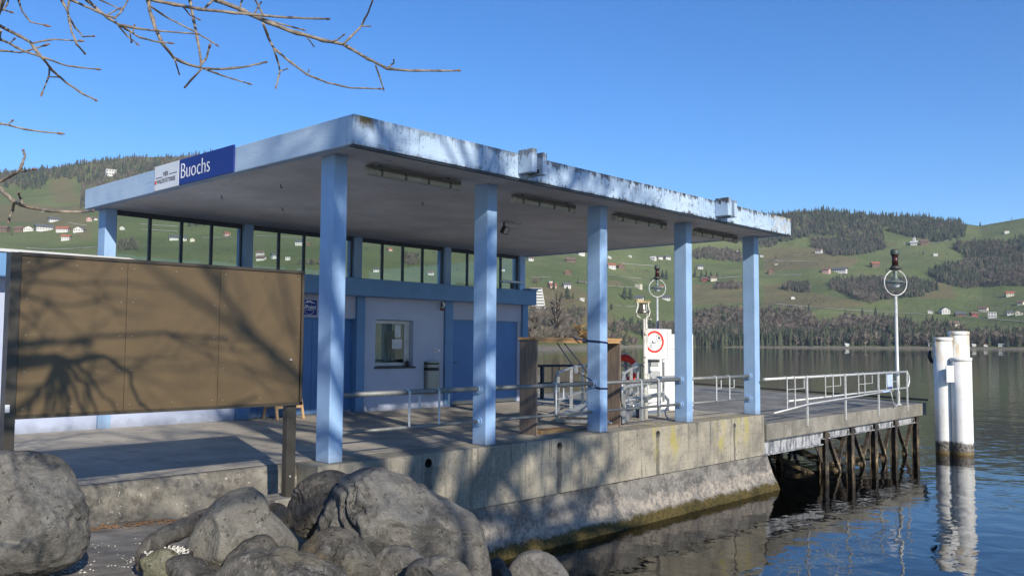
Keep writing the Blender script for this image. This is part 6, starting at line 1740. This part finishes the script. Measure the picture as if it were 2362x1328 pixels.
HT = [(1441, 691, 30, True, 'taller dark conifer of the pair standing beside the long cream house'), (1454, 691, 27, True, 'shorter dark conifer of the pair standing beside the long cream house'),
 (1277, 668, 24, True, 'dark conifer above the apartment block'), (1308, 690, 30, True, 'broad dark conifer left of the small white house by the strapped pillar'), (1322, 690, 16, True, 'small dark conifer beside the small white house by the strapped pillar'),
 (1537, 645, 24, True, 'dark conifer in the clump left of the fourth pillar'), (1528, 640, 20, True, 'conifer at the edge of the clump behind the lamp ring'),
 (1603, 640, 22, True, 'dark conifer below the white house with a black roof'), (1618, 642, 20, True, 'conifer between the black-roofed white house and the red house'), (1629, 638, 16, True, 'small conifer above the red house'),
 (1640, 641, 15, True, 'round dark conifer behind the red house'), (1654, 641, 14, True, 'dark conifer behind the long barn beside the red house'),
 (1772, 631, 9, True, 'tiny conifer left of the brown chalet past the last pillar'), (2330, 790, 14, True, 'small conifer on the shore right of the mooring piles'), (2214, 752, 13, True, 'dark conifer beside the house above the mooring piles'),
 (1866, 728, 26, True, 'tall conifer at the top edge of the lakeside wood'), (1950, 745, 30, True, 'dark conifer sticking out of the lakeside wood, near the gravel track'), (1990, 742, 30, True, 'tall thin conifer left of the lamp pole in the lakeside wood'), (2020, 735, 26, True, 'lone conifer on the track next to the lamp pole'),
 (1283, 785, 118, False, 'tall bare tree with steep boughs on the near shore in front of the apartment block'), (1235, 785, 70, False, 'slender bare tree on the shore at the ticket house corner'), (1410, 720, 22, False, 'bare meadow tree above the track behind the bell'),
 (45, 478, 22, False, 'small bare tree alone on the brown slope above the farm'), (1655, 660, 12, False, 'bare shrub tree below the red house'), (2130, 590, 10, False, 'shrub on the meadow below the chapel'), (2275, 765, 14, False, 'bare tree between the houses above the mooring piles'), (1790, 600, 12, False, 'bare tree above the brown chalet past the last pillar')]
for a in HT: hill_tree(*a, tint=random.uniform(0.1, 0.7), wide=1.35 if a[0] in (1441, 1454, 1640, 1654, 1308) else 1.0)
ko = NT('willow', 0.9); _c, _f = ko.attr('tint'); ko.color(ko.mix(_f, (0.30, 0.17, 0.04), (0.22, 0.13, 0.04))); 
hill_tree(1333, 786, 42, False, 'golden yellow willow on the near shore beside the strapped pillar', tint=0.3, wide=2.2, mat=ko.m)
hill_tree(1348, 788, 34, False, 'smaller golden willow half hidden by the strapped pillar', tint=0.6, wide=2.2, mat=ko.m)

# ================================================================== houses on the hillside
M['h_white'] = simple('house_white', (0.56, 0.545, 0.50), 0.8, 0, 0.05, 0.5); M['h_cream'] = simple('house_cream', (0.58, 0.52, 0.40), 0.8, 0, 0.05, 0.5)
M['h_brown'] = simple('house_timber', (0.16, 0.10, 0.065), 0.8, 0, 0.2, 0.5); M['h_pink'] = simple('house_pink', (0.52, 0.34, 0.29), 0.8, 0, 0.1, 0.5); M['h_red'] = simple('house_redwood', (0.30, 0.07, 0.06), 0.8, 0, 0.1, 0.5)
M['r_red'] = simple('roof_red_tile', (0.34, 0.115, 0.065), 0.8, 0, 0.2, 0.6); M['r_brown'] = simple('roof_brown_tile', (0.17, 0.105, 0.08), 0.8, 0, 0.2, 0.6); M['r_grey'] = simple('roof_grey', (0.11, 0.11, 0.115), 0.7, 0, 0.2, 0.6)
M['h_win'] = simple('house_window', (0.03, 0.035, 0.04), 0.2)
HW = {'W': 'h_white', 'C': 'h_cream', 'B': 'h_brown', 'P': 'h_pink', 'R': 'h_red'}; HR = {'r': 'r_red', 'b': 'r_brown', 'g': 'r_grey', 'w': 'h_white'}
hr_ = random.Random(31)
def house(px, py, wpx, hw, rf, label, kind='gable', hfac=None, name='house', cat='house'):
    p = hill(px, py); d = p.xy.length; w = wpx*0.82*d/FPX
    f = Vector((p.x, p.y, 0)).normalized(); yaw = hr_.uniform(-0.45, 0.45)
    rt = Vector((f.y, -f.x, 0)); ux = (rt*math.cos(yaw)+f*math.sin(yaw)); uy = Vector((-ux.y, ux.x, 0))
    if uy.dot(f) < 0: uy = -uy
    t = thing(name, label, cat, tuple(p), 'houses on the hillside')
    hgt = (hfac or (0.42 if wpx < 24 else 0.24))*w; dep = min(w*0.8, 12)
    a, b = w/2*0.92, dep/2
    def pt(x, y, z): return p+ux*x+uy*y+Vector((0, 0, z))
    m = MB(); m.hexa([pt(-a, -b, -3), pt(a, -b, -3), pt(a, b, -3), pt(-a, b, -3), pt(-a, -b, hgt), pt(a, -b, hgt), pt(a, b, hgt), pt(-a, b, hgt)])
    rh = dep*0.30
    if kind == 'gable': m.add([pt(-a, -b, hgt), pt(-a, b, hgt), pt(-a, 0, hgt+rh), pt(a, -b, hgt), pt(a, b, hgt), pt(a, 0, hgt+rh)], [(0, 2, 1), (3, 4, 5)])
    if kind == 'front': m.add([pt(-a, -b, hgt), pt(a, -b, hgt), pt(0, -b, hgt+w*0.26), pt(-a, b, hgt), pt(a, b, hgt), pt(0, b, hgt+w*0.26)], [(0, 1, 2), (3, 5, 4)])
    m.build('wall', M[HW[hw]], t)
    o = w*0.06+0.4; th = 0.35; m = MB()
    if kind == 'gable':
        s = rh/b
        for sg_ in (-1, 1):
            A0, A1 = pt(-a-o, sg_*(b+o), hgt-s*o+0.05), pt(a+o, sg_*(b+o), hgt-s*o+0.05); B0_, B1_ = pt(-a-o, 0, hgt+rh+0.05), pt(a+o, 0, hgt+rh+0.05)
            up_ = Vector((0, 0, th)); m.hexa([A0, A1, B1_, B0_, A0+up_, A1+up_, B1_+up_, B0_+up_])
    elif kind == 'front':
        s = w*0.26/a
        for sg_ in (-1, 1):
            A0, A1 = pt(sg_*(a+o), -b-o, hgt-s*o+0.05), pt(sg_*(a+o), b+o, hgt-s*o+0.05); B0_, B1_ = pt(0, -b-o, hgt+w*0.26+0.05), pt(0, b+o, hgt+w*0.26+0.05)
            up_ = Vector((0, 0, th)); m.hexa([A0, A1, B1_, B0_, A0+up_, A1+up_, B1_+up_, B0_+up_])
    else: m.hexa([pt(-a-o*.5, -b-o*.5, hgt), pt(a+o*.5, -b-o*.5, hgt), pt(a+o*.5, b, hgt), pt(-a-o*.5, b, hgt), pt(-a-o*.5, -b-o*.5, hgt+.4), pt(a+o*.5, -b-o*.5, hgt+.4), pt(a+o*.5, b, hgt+.4), pt(-a-o*.5, b, hgt+.4)])
    m.build('roof', M[HR[rf]], t)
    if wpx >= 14:
        nw = max(2, min(7, int(wpx/6))); rows = 2 if hgt > 4.5 else 1
        for r in range(rows):
            for i in range(nw):
                x = -a+2*a*(i+0.5)/nw; z = hgt*(r+0.32)/rows; ww, wh = a/nw*0.42, hgt/rows*0.40
                m = MB(); m.hexa([pt(x-ww, -b-0.12, z), pt(x+ww, -b-0.12, z), pt(x+ww, -b-0.01, z), pt(x-ww, -b-0.01, z), pt(x-ww, -b-0.12, z+wh), pt(x+ww, -b-0.12, z+wh), pt(x+ww, -b-0.01, z+wh), pt(x-ww, -b-0.01, z+wh)])
                m.build('window', M['h_win'], t)
    return t
H = [(9, 535, 22, 'B', 'b', 'brown barn at the picture-edge end of the farm row on the slope', 'gable'), (44, 535, 20, 'B', 'b', 'second small brown barn in the farm row, beside the white farmhouse', 'gable'),
 (66, 533, 24, 'W', 'b', 'white farmhouse with brown roof in the farm row', 'front'), (102, 532, 40, 'W', 'g', 'long grey-roofed stable in the middle of the farm row', 'gable'), (145, 535, 30, 'W', 'r', 'white farm building with a bright red roof in the farm row', 'gable'),
 (183, 535, 26, 'W', 'g', 'white house at the pavilion end of the farm row', 'front'), (152, 554, 20, 'W', 'r', 'red-roofed white house standing alone below the farm row', 'gable'), (124, 511, 24, 'W', 'g', 'low white house with grey roof above the farm row', 'gable'),
 (207, 510, 14, 'P', 'b', 'pinkish house with pointed gable above the farm row', 'front'), (220, 508, 9, 'W', 'b', 'tiny white shed next to the pinkish gabled house', 'gable'), (102, 488, 12, 'W', 'w', 'tiny white hut under the bough high on the brown slope', 'flat'),
 (283, 530, 13, 'W', 'b', 'small white house in the first clerestory pane', 'front'), (401, 553, 24, 'W', 'g', 'long white farmhouse in the second and third clerestory panes', 'gable'), (424, 555, 16, 'W', 'g', 'grey-roofed barn beside the gabled cottage in the third clerestory pane', 'gable'),
 (444, 557, 13, 'C', 'b', 'cream cottage with steep gable in the third clerestory pane', 'front'), (523, 544, 15, 'P', 'r', 'small red-roofed barn in the fourth clerestory pane', 'gable'),
 (600, 590, 20, 'W', 'b', 'upper white house of the cluster in the fifth clerestory pane', 'gable'), (603, 600, 24, 'W', 'b', 'lower white house of the cluster in the fifth clerestory pane', 'gable'), (634, 596, 20, 'W', 'g', 'white house behind the glazing bar right of the clerestory cluster', 'gable'),
 (664, 599, 14, 'W', 'w', 'white box-like house in the sixth clerestory pane', 'flat'), (691, 566, 22, 'W', 'g', 'long white barn high in the sixth clerestory pane', 'gable'), (712, 566, 12, 'B', 'b', 'brown shed beside the long white barn in the clerestory', 'gable'),
 (868, 627, 16, 'W', 'g', 'white house low in the pane left of the second pillar', 'gable'), (899, 579, 12, 'P', 'r', 'red-roofed hut above the brown copse in the clerestory', 'gable'), (994, 634, 16, 'W', 'b', 'white house at the foot of the pane beside the rear pillar', 'gable'), (1159, 625, 13, 'W', 'g', 'white house in the last clerestory pane', 'gable'),
 (1316, 604, 26, 'B', 'b', 'broad weathered barn under the roof edge left of the strapped pillar', 'gable'), (1310, 633, 20, 'B', 'r', 'brown chalet with a white base left of the strapped pillar', 'front'), (1223, 601, 16, 'W', 'b', 'white house right beside the rear corner pillar', 'gable'), (1340, 589, 20, 'W', 'g', 'white house tucked under the roof edge by the strapped pillar', 'gable'),
 (1406, 596, 11, 'W', 'b', 'tiny white house just right of the strapped pillar under the roof', 'front'), (1453, 593, 9, 'W', 'w', 'tiny white hut at a thin mast above the lamp ring', 'flat'), (1410, 619, 22, 'W', 'r', 'long red-roofed white barn right of the strapped pillar', 'gable'), (1431, 620, 19, 'B', 'r', 'timber house with red roof beside the long red-roofed barn', 'front'),
 (1507, 600, 15, 'W', 'w', 'white house above the red lantern of the distant lamp', 'gable'), (1523, 598, 13, 'W', 'g', 'grey-roofed house in the row above the distant lamp', 'gable'), (1540, 598, 15, 'W', 'g', 'white house at the pillar end of the row above the distant lamp', 'gable'), (1615, 620, 16, 'W', 'g', 'white house with black roof right of the fourth pillar', 'gable'),
 (1626, 648, 16, 'R', 'b', 'dark red timber house below the conifers', 'gable'), (1645, 648, 18, 'C', 'b', 'low cream barn attached beside the dark red house', 'gable'), (1778, 631, 16, 'B', 'r', 'brown chalet with red roof just right of the last pillar', 'front'), (1790, 611, 8, 'C', 'b', 'tiny cream hut above the brown chalet past the last pillar', 'gable'),
 (1700, 582, 9, 'W', 'b', 'tiny white cottage left of the last pillar', 'front'), (1757, 592, 9, 'W', 'b', 'tiny white cottage touching the last pillar', 'front'), (1473, 665, 18, 'C', 'w', 'cream two-storey house left of the lamp ring', 'flat', 0.6), (1526, 664, 10, 'C', 'r', 'small house right of the lamp ring', 'gable'),
 (1474, 692, 26, 'C', 'g', 'long cream house beside the dark conifer pair', 'gable'), (1535, 691, 26, 'W', 'g', 'white house with dark roof left of the fourth pillar, right of the lamp pole', 'gable'), (1342, 693, 14, 'W', 'w', 'small white flat house left of the strapped pillar', 'flat'), (1307, 664, 22, 'W', 'g', 'white house with dark roof above the apartment block', 'gable'),
 (1274, 664, 20, 'P', 'r', 'pink house above the apartment block', 'gable'), (1270, 655, 15, 'W', 'w', 'white flat house above the pink one', 'flat'), (1282, 699, 12, 'C', 'w', 'cream house behind the tall bare shore tree', 'flat'), (1274, 751, 15, 'W', 'w', 'white cube house behind the trunk of the tall bare shore tree', 'flat', 0.8), (1499, 737, 9, 'C', 'b', 'tiny cream house at the bell', 'gable'),
 (1889, 584, 17, 'W', 'b', 'white house with brown roof under the ridge wood', 'gable'), (2132, 564, 20, 'B', 'b', 'brown farmhouse beside the white chapel', 'gable'), (2158, 590, 11, 'W', 'w', 'tiny white hut on the meadow below the chapel', 'flat'), (2322, 538, 11, 'W', 'w', 'small white house high on the bare ridge slope', 'flat'),
 (1906, 630, 20, 'P', 'b', 'brown house at the end of the long dark-roofed barn', 'gable'), (1937, 629, 38, 'W', 'g', 'long white barn with dark roof in the middle of the meadow', 'gable'), (2018, 616, 20, 'B', 'r', 'low red-roofed barn left of the tall lamp head', 'gable'), (1829, 690, 11, 'W', 'g', 'small white cottage on the brown knoll', 'front'),
 (2329, 683, 18, 'C', 'r', 'house with orange-red roof high above the village', 'gable'), (2355, 703, 14, 'C', 'b', 'cream house at the picture edge above the village', 'gable'), (2146, 723, 12, 'W', 'w', 'white house at the end of the gravel track', 'front'), (2179, 723, 22, 'W', 'g', 'white gabled house with dark roof left of the village', 'front'),
 (2215, 729, 24, 'B', 'g', 'dark-roofed house at the lamp end of the village', 'gable'), (2246, 729, 16, 'R', 'b', 'red-brown house in the middle of the village', 'gable'), (2269, 719, 20, 'C', 'b', 'brown-roofed house at the top of the village', 'gable'), (2289, 733, 20, 'W', 'g', 'modern white house with balconies in the village', 'flat', 0.75), (2329, 727, 15, 'W', 'g', 'low white house right of the modern one in the village', 'gable'), (2351, 727, 17, 'C', 'b', 'cream gabled house at the far end of the village', 'front'),
 (2201, 754, 22, 'C', 'b', 'cream house with balcony above the mooring piles', 'gable'), (2214, 769, 18, 'P', 'b', 'low house right above the mooring pile tops', 'gable'), (2251, 774, 15, 'W', 'w', 'white flat house just right of the mooring piles', 'flat'), (2284, 779, 17, 'W', 'b', 'white house with balconies near the shore right of the mooring piles', 'flat', 0.7),
 (1953, 798, 10, 'W', 'w', 'white boathouse at the middle of the far shore', 'gable'), (1819, 796, 16, 'B', 'r', 'tall brown boathouse on the far shore past the last pillar', 'front'), (1794, 797, 18, 'B', 'g', 'dark low boathouse on the far shore', 'gable'), (1771, 798, 10, 'W', 'g', 'white shed on the far shore next to the last pillar', 'gable'), (2149, 799, 18, 'W', 'g', 'boathouse with dark roof on the shore left of the mooring piles', 'gable'),
 (2246, 799, 8, 'W', 'w', 'tiny white boathouse right against the mooring piles', 'gable'), (2274, 799, 10, 'W', 'r', 'small white boathouse on the shore right of the mooring piles', 'front'), (2310, 799, 14, 'W', 'w', 'low white jetty shed near the picture edge', 'flat'),
 (255, 406, 26, 'W', 'w', 'bright white block-shaped building high in the forest left of the station sign', 'flat', 0.62)]
for h in H: house(*h)
# chapel with its tower
t = house(2109, 565, 17, 'W', 'w', 'white hilltop chapel with a small square tower', 'gable', 0.35, 'chapel', 'chapel')
p = Vector(t.location); 
m = MB(); m.box(p.x-2.6, p.y-2.6, p.z+5, p.x+2.6, p.y+2.6, p.z+17); m.build('tower', M['h_white'], t)
m = MB(); m.lathe((p.x, p.y, p.z+17), [(3.6, 0), (0.1, 5)], 4); m.build('tower_roof', M['r_grey'], t)
# terraced apartment block stepping up the slope
t = None
p = hill(1243, 712); t = thing('apartment_block', 'white terraced apartment block with dark balcony bands at the ticket house corner', 'apartment block', tuple(p))
f = Vector((p.x, p.y, 0)).normalized(); rt = Vector((f.y, -f.x, 0)); s = p.xy.length/FPX
for i in range(7):
    z0 = i*7.2*s; o = f*i*3.5+rt*(-i*1.2*s)
    a, b = 15*s, 7.0
    def pt(x, y, z): return p+o+rt*x+f*y+Vector((0, 0, z))
    m = MB(); m.hexa([pt(-a, -b, z0-1), pt(a, -b, z0-1), pt(a, b, z0-4 if i == 0 else z0-1), pt(-a, b, z0-1), pt(-a, -b, z0+6.2*s), pt(a, -b, z0+6.2*s), pt(a, b, z0+6.2*s), pt(-a, b, z0+6.2*s)]); m.build('storey', M['h_white'], t)
    m = MB(); m.hexa([pt(-a*.9, -b-.2, z0+3.2*s), pt(a*.9, -b-.2, z0+3.2*s), pt(a*.9, -b-.05, z0+3.2*s), pt(-a*.9, -b-.05, z0+3.2*s), pt(-a*.9, -b-.2, z0+5.4*s), pt(a*.9, -b-.2, z0+5.4*s), pt(a*.9, -b-.05, z0+5.4*s), pt(-a*.9, -b-.05, z0+5.4*s)]); m.build('window_band', M['h_win'], t)
# pale rocks of the small quarry beside the block building
rs = random.Random(2); m = MB()
for i in range(26):
    q = hill(262+rs.uniform(0, 18), 404-rs.uniform(0, 9)); r = rs.uniform(1.2, 3.0)
    m.add([(q.x+v[0]*r*rs.uniform(.6, 1.3), q.y+v[1]*r, q.z+2+v[2]*r*1.5) for v in ((1, 0, 0), (-1, 0, 0), (0, 1, 0), (0, -1, 0), (0, 0, 1), (0, 0, -1))], [(0, 2, 4), (2, 1, 4), (1, 3, 4), (3, 0, 4), (2, 0, 5), (1, 2, 5), (3, 1, 5), (0, 3, 5)])
o = m.build('rubble', M['h_white']); tag(o, 'pale broken rock beside the bright white block-shaped building', 'rubble', None, 'stuff')

# ================================================================== air over the lake
hz = MB(); hz.box(-900, -2700, -9.5, 4300, 4300, 640)
hm = bpy.data.materials.new('haze'); hm.use_nodes = True
for n_ in list(hm.node_tree.nodes):
    if n_.type == 'BSDF_PRINCIPLED': hm.node_tree.nodes.remove(n_)
pv = hm.node_tree.nodes.new('ShaderNodeVolumePrincipled')
pv.inputs['Color'].default_value = (0.72, 0.82, 0.95, 1); pv.inputs['Density'].default_value = 0.000058; pv.inputs['Anisotropy'].default_value = 0.0
hm.node_tree.links.new(pv.outputs[0], [n_ for n_ in hm.node_tree.nodes if n_.type == 'OUTPUT_MATERIAL'][0].inputs['Volume'])
ho = hz.build('haze', hm); tag(ho, 'thin haze over the lake', 'haze', None, 'stuff')
